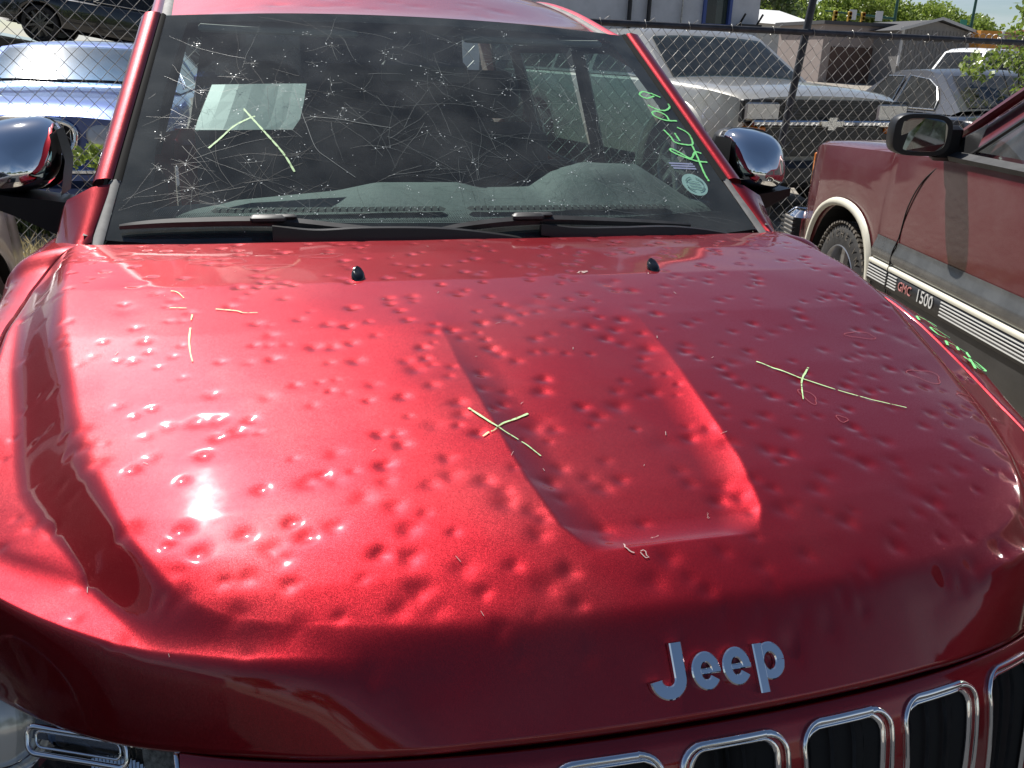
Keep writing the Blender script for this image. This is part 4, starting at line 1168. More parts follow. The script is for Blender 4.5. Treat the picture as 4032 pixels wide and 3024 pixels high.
# ---------------------------------------------------------------- other vehicles
def prof(pts, s):
    return float(np.interp(s, [p[0] for p in pts], [p[1] for p in pts]))
def smprof(pts, s, h=.07):
    return sum(prof(pts, s+d)*w for d, w in ((-h, .2), (-h/2, .2), (0, .2), (h/2, .2), (h, .2)))
def make_car(name, label, cat, loc, rz, P, group=None):
    root = thing(name, label, cat, loc, R(rz), group)
    L, hw, zs, wr = P['L'], P['hw'], P.get('zs', .25), P['wr']; ar = P.get('ar', wr*1.17)
    wc = P.get('wz', wr); top = P['top']; cr = P.get('cr', .05); paint = P['paint']
    ft, fl_ = P.get('nose', (.18, .7)); rt_, rl_ = P.get('tail', (.15, .6))
    ss = set(np.round(np.linspace(0, L, 44), 4).tolist()) | {.015, .04, .08}
    for w in (P['w1'], P['w2']):
        for t in range(0, 181, 9): ss.add(round(w-ar*math.cos(R(t)), 4))
    ss = sorted(q for q in ss if 0 <= q <= L)
    def plan(s):
        k = 1.0
        if s < fl_: k -= ft*(1-s/fl_)**2.4
        if s > L-rl_: k -= rt_*(1-(L-s)/rl_)**2.4
        return hw*k
    def ztop(s): return smprof(top, s)
    rings = []
    for s in ss:
        h = plan(s); zt = ztop(s); zsh = zt-cr; zl = zs; arch = False
        for w in (P['w1'], P['w2']):
            d = ar*ar-(s-w)**2
            if d > 1e-6: zl = max(zl, wc+math.sqrt(d)); arch = True
        zl = min(zl, zsh-.06)
        hh = zsh-zl; b = P.get('belly', .90)
        e = P.get('shoulder', .965)
        half = [(h*(.99 if arch else b), zl), (h*(1.0 if arch else .98), zl+.10*hh), (h, zl+.35*hh), (h*.995, zl+.62*hh), (h*.985, zl+.85*hh), (h*e, zsh-.012), (h*(e-.035), zsh+.010), (h*.72, zsh+cr*.62), (h*.40, zsh+cr*.92), (0, zt)]
        rings.append([(-x, s, z) for x, z in half] + [(x, s, z) for x, z in reversed(half[:-1])])
    mb = MB().loft(rings, False)
    for rg, rev in ((rings[0], False), (rings[-1], True)):
        mb.f.append(tuple(mb.v.index(p) for p in (rg if rev else rg[::-1])))
    body = build('body', mb, paint, root, 42)
    # greenhouse skin
    gh = P.get('gh')
    if gh:
        path = gh['path']; n = len(path)
        c = [Vector(p) for p in path]                   # (s, z, w)
        rows = []
        for p in c:
            rows.append([(u*p.z, p.x, p.y - gh.get('crown', .03)*abs(u)**2.5) for u in np.linspace(-1, 1, 13)])
        g = MB().loft(rows, False)
        bw = gh.get('bw', hw*.90)
        for sd_ in (-1, 1):
            tops = [(sd_*p.z, p.x, p.y-gh.get('crown', .03)) for p in c]
            bots = [(sd_*bw, p.x, ztop(p.x)-cr*.6) for p in c]
            g.loft([tops, bots], False)
        build('cabin', g, gh.get('mat', paint), body, 40)
        # glass panes as proud panels
        def at(i0, i1, t): return c[i0].lerp(c[i1], t)
        def pane(i0, i1, t0, t1, ins, nm, m_):
            a, b2 = at(i0, i1, t0), at(i0, i1, t1); d = (b2-a); nrm = Vector((0, -d.y, d.x)).normalized()*.008 if d.length else Vector((0, 0, .01))
            if nrm.z < 0: nrm = -nrm
            rws = []
            for k in range(4):
                p = a.lerp(b2, k/3); ww = p.z-ins
                rws.append([(u*ww, p.x+nrm.y, p.y-gh.get('crown', .03)*abs(u*ww/p.z)**2.5+nrm.z) for u in np.linspace(-1, 1, 13)])
            return build(nm, MB().loft(rws, False), m_, body, True)
        gm = P.get('glass', DGLASS2)
        i0, i1 = gh['ws']; wsh = pane(i0, i1, .05, .95, .07, 'windshield', P.get('wsglass', gm))
        fr0 = at(i0, i1, .05)
        i0, i1 = gh['rw']; pane(i0, i1, .06, .94, .08, 'rear_window', gm)
        rz_ = gh['rz']; rw_ = gh['rw_w']
        for sd_ in (-1, 1):
            for poly in gh['side']:
                pts = []
                for (s, h) in poly:
                    zb = ztop(s)-cr*.6; x = bw+(rw_-bw)*h+.006; pts.append((sd_*x, s, zb+(rz_-gh.get('crown', .03)-zb)*h))
                w_ = build('side_window', MB().poly(pts), gm, body)
                if gh.get('trim') is not None:
                    ct = [Vector(p) for p in pts]
                    build('window_trim', MB().closed_tube(ct, .008, 5, [(sd_, 0, .3)]*len(ct)), gh['trim'], w_)
    for sd_ in (-1, 1):
        for w in (P['w1'], P['w2']):
            wheel_obj(root, sd_*(hw-.12), w, wc, wr, .21, sd_, P.get('spokes', 6), P.get('rim', ALLOY), rimr=P.get('rimr', .66))
            am = MB().loft([[(sd_*(hw-.36), w+(ar+.004)*math.cos(R(t)), wc+(ar+.004)*math.sin(R(t))), (sd_*(hw-.015), w+(ar+.004)*math.cos(R(t)), wc+(ar+.004)*math.sin(R(t)))] for t in range(-12, 193, 12)], False)
            am.quad((sd_*(hw-.36), w-ar, wc-.1), (sd_*(hw-.36), w+ar, wc-.1), (sd_*(hw-.36), w+ar, wc+ar), (sd_*(hw-.36), w-ar, wc+ar))
            build('wheel_arch', am, DARK, body)
    # seams
    sm_ = MB()
    for sd_ in (-1, 1):
        for s in P.get('seams', ()):
            h = plan(s); zt = ztop(s)-cr
            sm_.tube([(sd_*h*.972, s, zs+.03), (sd_*h*1.0, s, zs+.25), (sd_*h*.995, s, zs+.6*(zt-zs)), (sd_*h*.985, s, zs+.85*(zt-zs)), (sd_*h*.965, s, zt-.01)], .0045, 4)
    if sm_.v: build('door_seam', sm_, DARK, body)
    for s in P.get('handles', ()):
        for sd_ in (-1, 1):
            build('door_handle', MB().bevbox((sd_*(hw+.005), s, P.get('hz', .80)), (.03, .15, .035), .01), P.get('handle_mat', BLKPL), body)
    build('underbody', MB().box((0, L/2, zs+.05), (hw*1.6, L*.9, .12)), DARK, root)
    P['_z'] = ztop; P['_plan'] = plan
    return root, body

def light_box(nm, body, c, sz, m_, b=.015): return build(nm, MB().bevbox(c, sz, b), m_, body, True)

# maroon pickup beside the suv ------------------------------------------------------
PG = dict(L=5.3, hw=.975, zs=.36, wr=.375, w1=.82, w2=4.15, ar=.475, top=[(0, 1.02), (.10, 1.165), (.5, 1.19), (1.3, 1.225), (1.7, 1.24), (5.3, 1.25)], cr=.035, shoulder=.975, belly=.95,
          nose=(.10, .35), tail=(.03, .2), paint=MAROON, glass=GGLASS, wsglass=GGLASS, spokes=5, rim=ALLOY, hz=.98,
          gh=dict(path=[(1.58, 1.235, .86), (2.40, 1.70, .74), (2.58, 1.76, .73), (4.8, 1.78, .73), (5.1, 1.72, .76), (5.25, 1.25, .84)], ws=(0, 1), rw=(4, 5), rz=1.78, rw_w=.735, bw=.92, crown=.03,
                  side=[[(1.98, .05), (2.74, .05), (2.74, .86), (2.60, .86)], [(2.85, .06), (3.7, .06), (3.7, .86), (2.85, .86)], [(3.82, .06), (4.95, .06), (4.85, .86), (3.82, .86)]]))
ga, gn = Vector((math.sin(R(14)), math.cos(R(14)), 0)), Vector((math.cos(R(14)), -math.sin(R(14)), 0))
GC = 1.75
nosep = ga*5.02 + gn*(GC+.975)
gmc, gb_ = make_car('parked_pickup', 'weathered maroon truck with silver side cladding parked at the right of the red suv', 'truck', (nosep.x, nosep.y, .02), 166, PG)
# local frame: x=+ is the side that faces the camera (car rotated by 166 deg -> world -n is local +x)
SX = 1
hw = .975
def arch_trim(w, m_):
    mb = MB(); rings = []
    for t in list(range(-16, 197, 6)):
        c_, s_ = math.cos(R(t)), math.sin(R(t))
        # squarish arch
        k = 1/((abs(c_)**3.2+abs(s_)**3.2)**(1/3.2)); a = .475
        y = w+a*c_*(k*.5+.5); z = .375+a*s_*(k*.5+.5)
        e = Vector((0, c_, s_))
        p = Vector((SX*(hw+.004), y, z))
        rings.append([p+Vector((SX*.004, 0, 0))-e*.012, p+Vector((SX*.022, 0, 0))-e*.004, p+Vector((SX*.022, 0, 0))+e*.022, p+Vector((SX*.002, 0, 0))+e*.034])
    return mb.loft(rings, False)
build('wheel_arch_moulding', arch_trim(.82, None), CREAM, gb_, 'full')
build('wheel_arch_moulding', arch_trim(4.15, None), CREAM, gb_, 'full')
# lower cladding: a dark lower door skin, a rounded bright band and the ribbed strip
def band(s0, s1, zc_, pts, m_, nm, par=gb_):
    return build(nm, MB().loft([[(SX*(hw+dx), s, zc_+dz) for dx, dz in pts] for s in (s0, s1)], False), m_, par, 'full')
for (s0, s1) in ((1.30, 1.525), (1.535, 2.80), (2.81, 3.66)):
    band(s0, s1, .70, [(.001, .075), (.006, .05), (.018, .02), (.024, -.005), (.02, -.03), (.004, -.045)], SILVCL, 'silver_band')
    band(s0, s1, .63, [(.004, .028), (.026, .024), (.028, .010), (.026, .004)], CREAM, 'bright_strip')
    band(s0, s1, .60, [(.002, .034), (.022, .032), (.024, -.055), (.003, -.060)], BLKPL, 'ribbed_strip')
    band(s0, s1, .42, [(.003, .13), (.012, .06), (.006, -.02), (-.02, -.07)], GREYCL, 'lower_cladding')
    for k in range(5):
        z = .620-.0145*k
        a0 = s0+.004
        segs = [(s0+.004, s1-.004)]
        if abs(s0-1.535) < .01: segs = [(1.545, 1.64), (2.08, s1-.004)]
        for (p0, p1) in segs: build('pinstripe', MB().box((SX*(hw+.0245), (p0+p1)/2, z), (.004, p1-p0, .0045)), WHT, gb_)
# lettering on the strip (reads from the nose backwards)
def side_text(txt, size, sc, zc_, m_, nm, lab=None, ext=.0015):
    v, f = text_mesh(txt, size, ext, .0)
    o = build(nm, MB().add([(SX*(hw+.0262)+SX*z, sc+x, zc_+y) for x, y, z in v], f), m_, gb_)
    if lab: o['label'] = lab
    return o
side_text('GMC', .062, 1.735, .572, REDTXT, 'badge_lettering', 'faded red letters GMC')
side_text('1500', .082, 1.935, .568, WHT, 'badge_lettering', 'white numbers 1500')
# curved door cut
build('door_cut', MB().tube(catmull([(SX*hw*.978, 1.545, .30), (SX*(hw+.012), 1.53, .45), (SX*(hw+.022), 1.53, .70), (SX*(hw*.999), 1.53, .80), (SX*hw*.9965, 1.56, .95), (SX*hw*.988, 1.64, 1.08), (SX*hw*.968, 1.78, 1.19)], 5), .0034, 5), DARK, gb_)
build('door_cut', MB().tube([(SX*hw*.978, 2.805, .30), (SX*(hw+.0275), 2.805, .45), (SX*(hw+.0275), 2.805, .70), (SX*hw*.99, 2.805, 1.0), (SX*hw*.97, 2.805, 1.19)], .005, 5), DARK, gb_)
build('belt_moulding', MB().loft([[(SX*(hw*.985+.004), s, 1.195), (SX*(hw*.985+.014), s, 1.215), (SX*(hw*.955), s, 1.235)] for s in np.linspace(1.84, 3.0, 6)], False), BLKPLD, gb_, True)
build('front_pillar_trim', MB().tube([(SX*.885, 1.60, 1.225), (SX*.765, 2.42, 1.70)], .022, 8), MAROON, gb_, True)
build('window_channel', MB().tube([(SX*.918, 1.93, 1.225), (SX*.770, 2.58, 1.66), (SX*.77, 2.78, 1.66)], .013, 6), BLKPL, gb_, True)
build('mirror_sail', MB().poly([(SX*.928, 1.68, 1.215), (SX*.928, 1.97, 1.215), (SX*.893, 1.97, 1.36), (SX*.905, 1.80, 1.29)]), BLKPL, gb_)
# black door mirror
mm = MB(); rings = []
for (dy, sc) in ((-.075, .55), (-.05, .86), (-.015, .98), (.035, 1.0), (.05, .97)):
    rings.append([(SX*(1.105+.122*sc*(abs(math.cos(t))**.55)*(1 if math.cos(t) > 0 else -1)), 1.80+dy-.02*math.cos(t), 1.300+.090*sc*(abs(math.sin(t))**.55)*(1 if math.sin(t) > 0 else -1)) for t in [6.283*k/28 for k in range(28)]])
mm.loft(rings, True, True); mm.bevbox((SX*.965, 1.79, 1.265), (.12, .06, .15), .015)
mi = build('door_mirror', mm, BLKPL, gb_, 40)
build('mirror_glass', MB().poly([(SX*(1.105+.096*(abs(math.cos(t))**.55)*(1 if math.cos(t) > 0 else -1)), 1.853-.02*math.cos(t), 1.300+.070*(abs(math.sin(t))**.55)*(1 if math.sin(t) > 0 else -1)) for t in [6.283*k/28 for k in range(28)]]), MGLASS, mi)
# bumper end, marker lamp
bu = MB(); bu.bevbox((0, -.10, .60), (1.96, .16, .20), .05); bu.bevbox((SX*.93, .02, .60), (.14, .22, .20), .04); bu.bevbox((-SX*.93, .02, .60), (.14, .22, .20), .04)
bp_ = build('front_bumper', bu, CHROME, gb_, 40)
for k in range(5): build('bumper_rib', MB().box((SX*1.004, -.0, .53+.028*k), (.012, .22, .012)), BLKPLD, bp_)
build('marker_lamp', MB().bevbox((SX*.876, .002, .93), (.02, .03, .26), .006), AMBER, gb_)
build('grille', MB().box((0, -.012, .88), (1.3, .03, .24)), BLKPL, gb_)
# chunky front tyre seen in the arch, with dusty tread blocks and raised letters
tyc = Vector((SX*(hw-.12), .82, .375))
tb = MB()
for k in range(64):
    a = 6.283*k/64; e = Vector((0, math.cos(a), math.sin(a))); q = Matrix.Rotation(a, 3, 'X')
    for (dx, w_, sk) in ((.082, .050, .25), (.022, .050, .0), (-.040, .05, 0), (-.09, .04, -.2)):
        tb.box(tyc+Vector((SX*dx, 0, 0))+e*.372, (w_, .0215, .014), q @ Matrix.Rotation(R(90), 3, 'X') @ Matrix.Rotation(sk, 3, 'Y'))
for ch in gmc.children:
    if ch.type == 'MESH' and ch.name.startswith('wheel'): fw_ = ch if abs(np.mean([v.co.x for v in ch.data.vertices])-tyc.x) < .2 and np.mean([v.co.y for v in ch.data.vertices]) < 2 else None
    else: fw_ = None
    if fw_ is not None:
        build('tyre_tread', tb, RUBBERD, fw_, kind='stuff')
        lt = MB(); word = 'MICHELIN'
        for i, chh in enumerate(word):
            v, f = text_mesh(chh, .062, .001, .0)
            a = R(146-14.5*i)     # degrees in the (y,z) plane as seen from outside
            er = Vector((0, -math.cos(a), math.sin(a))); et = Vector((0, math.sin(a), math.cos(a)))
            er = Vector((0, math.cos(a), math.sin(a))); et = Vector((0, math.sin(a), -math.cos(a)))
            # seen from local +x, nose (y=0) lies to the left, so reading direction is +y at the top
            ang = R(128-12.5*i); er = Vector((0, math.cos(ang), math.sin(ang))); et = Vector((0, math.sin(ang), -math.cos(ang)))
            o0 = Vector((SX*(hw-.12+.109), .82, .375))+er*.292
            build('tyre_letter', MB().add([o0+et*x+er*y+Vector((SX*z, 0, 0)) for x, y, z in v], f), RUBBERD, fw_)['label'] = 'raised tyre letter '+chh

# silver car at the far left ----------------------------------------------------
PL = dict(L=4.8, hw=.90, zs=.30, wr=.33, w1=.88, w2=3.65, top=[(0, .72), (.1, .86), (.6, .95), (1.2, 1.0), (4.0, 1.02), (4.8, 1.0)], paint=SILVER, nose=(.16, .5), spokes=7,
          gh=dict(path=[(1.25, 1.0, .78), (2.0, 1.38, .62), (2.3, 1.43, .60), (3.3, 1.42, .60), (3.6, 1.37, .62), (4.2, 1.02, .74)], ws=(0, 1), rw=(4, 5), rz=1.42, rw_w=.60,
                  side=[[(1.6, .08), (2.6, .08), (2.6, .82), (2.15, .82)], [(2.68, .08), (3.7, .08), (3.4, .82), (2.68, .82)]]))
make_car('parked_car', 'silver sedan at the left edge with only its front fender and wheel in view', 'car', (-2.38, 4.02, .08), 180, dict(PL, nose=(.10, .35), w1=.80))

# blue sedan behind the fence, left -------------------------------------------------
PJ = dict(L=4.9, hw=.92, zs=.25, wr=.33, w1=.90, w2=3.80, top=[(0, .79), (.07, .865), (.35, .91), (1.25, .965), (4.0, .98), (4.9, .95)], cr=.07, paint=BLUE, nose=(.17, .75), spokes=7, glass=GGLASS, wsglass=JGLASS,
          gh=dict(path=[(1.22, .96, .80), (1.86, 1.265, .63), (2.35, 1.30, .57), (3.1, 1.31, .56), (3.5, 1.25, .58), (4.3, 1.0, .70)], ws=(0, 1), rw=(4, 5), rz=1.31, rw_w=.60, trim=CHROME,
                  side=[[(1.7, .08), (2.7, .08), (2.7, .84), (2.2, .84)], [(2.78, .08), (3.8, .08), (3.4, .84), (2.78, .84)]]))
jc = Vector((-1.88, 6.20, .30))
jag, jb = make_car('parked_car', 'blue sedan with twin round headlights and chrome grille behind the fence at left', 'car', tuple(jc), -3, PJ)
# pane index: the windshield spans two path segments
N_ = 40
gr = []
for k in range(N_):
    t = 6.283*k/N_; ex = .27*(abs(math.cos(t))**.7)*(1 if math.cos(t) > 0 else -1)*(1.0+.16*math.sin(t)); ez = .135*(abs(math.sin(t))**.8)*(1 if math.sin(t) > 0 else -1)
    gr.append((ex, -.035-.03*(1-(ex/.3)**2)+.10*(ez+.13), .655+ez))
gj = build('grille', MB().closed_tube(gr, .014, 8, [(0, -1, .1)]*N_, .020), CHROME, jb, 'full')
build('grille_insert', MB().poly([(x*.98, y+.02, z) for x, y, z in gr]), DARK, gj)
gm_ = MB()
for k in range(13):
    x = -.24+.04*k; gm_.tube([(x, -.03-.02*(1-(x/.3)**2), .55), (x, -.03-.02*(1-(x/.3)**2)+.02, .76)], .004, 4)
build('grille_mesh', gm_, CHROMED, gj)
for sd_ in (-1, 1):
    for (cx, r_, dy) in ((.43, .098, .02), (.635, .082, .10)):
        rings = []
        for (h, q) in ((.10, 1.06), (.0, 1.06), (-.02, 1.0)): rings.append([(sd_*(cx+r_*q*math.cos(t)), dy+h+.06*math.sin(t), .690+r_*.92*q*math.sin(t)) for t in [6.283*k/24 for k in range(24)]])
        lp = build('headlight', MB().loft(rings, True), BLUE, jb, 'full')
        rings = []
        for k in range(6):
            a = R(90*k/5); rings.append([(sd_*(cx+r_*math.cos(a)*math.cos(t)), dy-.02-.055*math.sin(a)+.05*math.sin(t)*math.cos(a), .690+r_*.92*math.cos(a)*math.sin(t)) for t in [6.283*k2/20 for k2 in range(20)]])
        build('lamp_lens', MB().loft(rings, True), HLENS, lp, 'full')
    # raised hood line running back from the lamps
    build('hood_crease', MB().loft([[(sd_*(x-.045), s, z-.012), (sd_*x, s+.0, z+.016), (sd_*(x+.06), s, z-.012)] for x, s, z in ((.52, .06, .74), (.53, .25, .835), (.55, .55, .88), (.60, .95, .905), (.66, 1.2, .92))], False), BLUE, jb, 'full')
build('front_bumper', MB().bevbox((0, -.06, .42), (1.62, .22, .16), .06), BLUE, jb, True)
build('bumper_strip', MB().bevbox((0, -.175, .46), (1.5, .02, .03), .006), CHROME, jb)
build('wiper_blade', MB().tube([(-.72, 1.20, .985), (-.35, 1.17, 1.0), (.02, 1.16, .995)], .011, 5).tube([(-.08, 1.19, 1.0), (.3, 1.17, 1.0), (.66, 1.20, .985)], .011, 5), BLKPL, jb)
build('inspection_sticker', MB().quad((-.60, 1.345, 1.075), (-.55, 1.345, 1.08), (-.55, 1.40, 1.11), (-.60, 1.40, 1.105)), mat('sticker_green', (.15, .5, .35), .5), jb)
for sd_ in (-1, 1): light_box('door_mirror', jb, (sd_*1.0, 1.62, 1.03), (.20, .13, .12), BLUE, .04)

# silver truck with the barred grille behind the fence, right -----------------------
PC = dict(L=4.9, hw=.97, zs=.42, wr=.37, w1=.86, w2=3.75, ar=.48, top=[(0, 1.03), (.06, 1.075), (.35, 1.12), (1.2, 1.17), (4.9, 1.2)], cr=.05, shoulder=.975, belly=.95, nose=(.10, .5), tail=(.04, .3), paint=SILVERTRUCK, glass=DGLASS2, wsglass=DGLASS,
          gh=dict(path=[(1.2, 1.16, .86), (1.85, 1.56, .74), (2.0, 1.62, .72), (4.5, 1.64, .72), (4.7, 1.56, .74), (4.85, 1.2, .84)], ws=(0, 1), rw=(4, 5), rz=1.64, rw_w=.735, bw=.90,
                  side=[[(1.65, .08), (2.6, .08), (2.6, .84), (2.1, .84)], [(2.72, .08), (3.5, .08), (3.5, .84), (2.72, .84)], [(3.6, .08), (4.6, .08), (4.5, .84), (3.6, .84)]]))
hl1, hl2 = Vector((3.62, 6.55, 0)), Vector((4.93, 6.30, 0))
cen = (hl1+hl2)/2
chev, cb = make_car('parked_suv', 'silver beige truck facing the fence with a black barred grille and chrome bar', 'truck', (cen.x+.12, cen.y+.02, .32), 9, PC)
# rotation: local -y faces the camera
gg = MB(); gg.box((0, -.035, .905), (1.42, .05, .22)); gsh = build('grille', gg, BLKPL, cb)
for k in range(6): build('grille_bar', MB().box((0, -.068, .85+.026*k), (1.02, .016, .010)), BLKPLD, gsh)
build('chrome_bar', MB().bevbox((0, -.085, .82), (1.70, .045, .050), .012), CHROME, gsh)
# plain cross shaped emblem on the bar
em = MB(); pts = [(-.135, .022), (-.050, .022), (-.042, .052), (.050, .052), (.042, .022), (.135, .022), (.115, -.022), (.042, -.022), (.034, -.052), (-.050, -.052), (-.042, -.022), (-.115, -.022)]
em.loft([[(x, -.108, .82+z) for x, z in pts], [(x, -.122, .82+z) for x, z in pts]], True, True)
o = build('bar_emblem', em, CHROMED, gsh); o['label'] = 'silver cross shaped emblem on the chrome bar'
for sd_ in (-1, 1):
    light_box('headlight', cb, (sd_*.735, -.045, .915), (.36, .06, .15), HLENS)
    light_box('turn_signal', cb, (sd_*.80, -.05, .765), (.24, .06, .065), AMBER)
    build('headlight_frame', MB().bevbox((sd_*.735, -.03, .915), (.40, .06, .19), .01), BLKPL, cb)
    # wide fender flare
    fr2 = MB().loft([[tuple(Vector((sd_*.968, .86, .37))+Vector((0, math.cos(R(t)), math.sin(R(t))))*.47), tuple(Vector((sd_*1.03, .86, .37))+Vector((0, math.cos(R(t)), math.sin(R(t))))*.475), tuple(Vector((sd_*1.025, .86, .37))+Vector((0, math.cos(R(t)), math.sin(R(t))))*.54), tuple(Vector((sd_*.97, .86, .37))+Vector((0, math.cos(R(t)), math.sin(R(t))))*.60)] for t in range(-5, 186, 8)], False)
    build('fender_flare', fr2, SILVERTRUCK, cb, 'full')
lg = MB().box((0, -.03, .66), (1.6, .04, .24)); lo_ = build('lower_grille', lg, BLKPL, cb)
for k in range(4): build('grille_bar', MB().box((0, -.056, .62+.04*k), (1.3, .014, .007)), BLKPLD, lo_)
build('front_bumper', MB().bevbox((0, -.14, .40), (1.94, .16, .22), .05), mat('bumper_black', (.02, .02, .02), .5), cb, True)

# black sedan right, side window arch toward the camera -----------------------------
PB = dict(L=4.9, hw=.91, zs=.25, wr=.33, w1=.9, w2=3.8, top=[(0, .68), (.1, .80), (.6, .90), (1.3, .96), (3.9, 1.00), (4.6, 1.0), (4.9, .94)], cr=.06, paint=BLACKP, spokes=6, glass=DGLASS2,
          gh=dict(path=[(1.3, .96, .80), (2.05, 1.32, .64), (2.4, 1.40, .62), (3.1, 1.41, .62), (3.5, 1.36, .62), (4.25, 1.03, .74)], ws=(0, 1), rw=(4, 5), rz=1.41, rw_w=.64, trim=CHROMED, mat=mat('dull_black_roof', (.05, .052, .06), .35, 0, .6, .1),
                  side=[[(1.75, .08), (2.72, .08), (2.70, .84), (2.25, .84)], [(2.84, .08), (3.85, .08), (3.80, .30), (3.62, .60), (3.35, .78), (2.84, .86)]]))
make_car('parked_car', 'black sedan with chrome edged side windows behind the fence at right', 'car', (8.08, 10.86, .24), 165, PB)

# dark green car left of the black sedan
PV = dict(PB); PV['paint'] = GREENP; PV['glass'] = GGLASS; PV['gh'] = dict(PB['gh']); PV['gh']['mat'] = GREENP
make_car('parked_car', 'dark green sedan with a silver windshield edge between the silver truck and black sedan', 'car', (6.15, 12.3, .55), 20, PV)
# white suv far right
PW = dict(L=4.6, hw=.91, zs=.3, wr=.36, w1=.85, w2=3.6, top=[(0, .85), (.1, .95), (1.1, 1.05), (4.6, 1.08)], paint=WHITEP, glass=DGLASS2,
          gh=dict(path=[(1.1, 1.04, .80), (1.8, 1.60, .68), (2.1, 1.68, .66), (4.1, 1.68, .66), (4.3, 1.60, .68), (4.58, 1.08, .80)], ws=(0, 1), rw=(4, 5), rz=1.68, rw_w=.68,
                  side=[[(1.5, .08), (2.4, .08), (2.4, .84), (1.95, .84)], [(2.5, .08), (3.3, .08), (3.3, .84), (2.5, .84)], [(3.4, .08), (4.3, .08), (4.15, .84), (3.4, .84)]]))
wsv, wb = make_car('parked_suv', 'small white suv showing its tail before the orange wall at far right', 'suv', (22.2, 20.8, .62), 95, PW)
for sd_ in (-1, 1): light_box('tail_lamp', wb, (sd_*.84, 4.58, .95), (.16, .08, .22), TLIGHT)
# white sedan in front of it

# white car at the far left edge
make_car('parked_car', 'pale silver car nose cut off by the left picture edge behind the fence', 'car', (-3.72, 8.2, .30), 8, dict(PL, paint=SILVER))
# black car up on a trailer, upper left
PK = dict(L=4.6, hw=.90, zs=.28, wr=.34, w1=.86, w2=3.6, rimr=.78, top=[(0, .62), (.1, .74), (.6, .86), (1.35, .93), (3.9, .97), (4.6, .98)], paint=BLACKP, spokes=10, glass=DGLASS, rim=mat('dark_alloy', (.10, .10, .10), .3, .8),
          gh=dict(path=[(1.3, .93, .78), (2.1, 1.26, .62), (2.5, 1.33, .60), (3.1, 1.33, .60), (3.5, 1.28, .60), (4.4, .99, .72)], ws=(0, 1), rw=(4, 5), rz=1.33, rw_w=.62, trim=CHROMED,
                  side=[[(1.8, .08), (3.0, .08), (2.95, .84), (2.35, .84)], [(3.1, .08), (3.8, .08), (3.4, .80), (3.1, .84)]]))
kcar, kb = make_car('parked_car', 'black coupe with thin spoked wheels raised on a trailer at upper left', 'car', (-5.17, 20.85, 1.74), -94, PK)
kcar.rotation_euler = (R(-9), 0, R(-94))
light_box('door_mirror', kb, (-1.0, 1.75, 1.0), (.2, .14, .13), CHROMED, .03)
light_box('door_mirror', kb, (1.0, 1.75, 1.0), (.2, .14, .13), CHROMED, .03)
tr_ = thing('car_trailer', 'low black car trailer carrying the black coupe at upper left', 'trailer', (-2.6, 20.7, .45))
tr_.rotation_euler = (0, R(9), 0)
build('deck', MB().box((0, 0, .80), (6.8, 2.1, .12)), BLACKP, tr_)
build('side_rail', MB().box((0, -1.08, .55), (6.8, .08, .55)), BLKPL, tr_)
for x in (-1.0, 0, 1.0): wheel_obj(tr_, x, -0.9, .34, .34, .2, -1).rotation_euler = (0, 0, 0)

# ---------------------------------------------------------------- chain link fence
def chain(name, label, X0, X1, Y, ztop_, zbot, rail, pitch=.086, posts=(), group=None):
    root = thing(name, label, 'fence', (X0, Y, zbot), 0)
    h = ztop_-zbot; nst = int((X1-X0)/(pitch/2)); ns = int(h/(pitch/2))
    V = []; F = []; r_ = .0023
    r5 = random.Random(X0*10)
    jx = [r5.gauss(0, .004) for _ in range(nst+2)]
    for k in range(nst):
        o = len(V)
        for j in range(ns+1):
            # neighbouring strands zigzag in opposite phase so they hook at each knuckle
            ph = 1 if (j+k) % 2 else -1
            bow = .018*math.sin(k*.05+j*.13)+.012*math.sin(k*.021+1)
            x = k*pitch/2 + ph*pitch/4 + pitch/4 + .003*math.sin(j*.9+k*.37)
            y = (.0035 if j % 2 else -.0035)+bow; z = h-j*pitch/2*(h/(ns*pitch/2))
            for (a, b) in ((r_, 0), (0, r_), (-r_, 0), (0, -r_)): V.append((x+a, y+b, z))
        for j in range(ns):
            for q in range(4):
                F.append((o+j*4+q, o+j*4+(q+1) % 4, o+j*4+4+(q+1) % 4, o+j*4+4+q))
    np_mesh('wire_mesh', V, F, GALV, root, False, kind='stuff')
    if rail:
        build('top_rail', MB().tube([(0, .03, h+.012), (X1-X0, .03, h+.012)], .021, 10), POSTM, root, True)
        ti = MB(); n = int((X1-X0)/.31)
        for k in range(n):
            x = .15+.31*k; pts = [(x+.004*math.sin(t*2), .03+.026*math.cos(t), h+.012+.027*math.sin(t)) for t in [6.283*i/12 for i in range(12)]]
            ti.closed_tube(pts, .0022, 4, [(0, p[1]-.03, p[2]-h-.012) for p in pts])
            ti.tube([(x+.02, .0, h+.03), (x+.05, -.004, h+.052), (x+.06, .0, h+.03)], .002, 4)
        build('wire_tie', ti, GALV, root, kind='stuff')
    for (px, tx, th, rp, m_) in posts:
        o = MB().tube([(px-X0-tx*.35, .055, -.2), (px-X0, .055, h*.3), (px-X0+tx, .055, th-zbot)], rp, 10)
        build('post', o, m_, root, True)
    return root
chain('chain_link_fence', 'galvanized chain link fence with dark top rail running behind the cars at right', .95, 11.0, 5.03, 1.80, .26, True, posts=((3.12, .16, 2.25, .026, POSTM), (6.5, 0, 1.84, .026, POSTM), (9.6, 0, 1.84, .026, POSTM), (.97, 0, 1.84, .026, POSTM)))
chain('chain_link_fence', 'taller chain link fence in front of the blue sedan at left', -6.2, .93, 5.03, 2.12, .26, False, posts=((-5.9, 0, 2.2, .026, POSTM), (-2.95, 0, 2.2, .026, POSTM)))
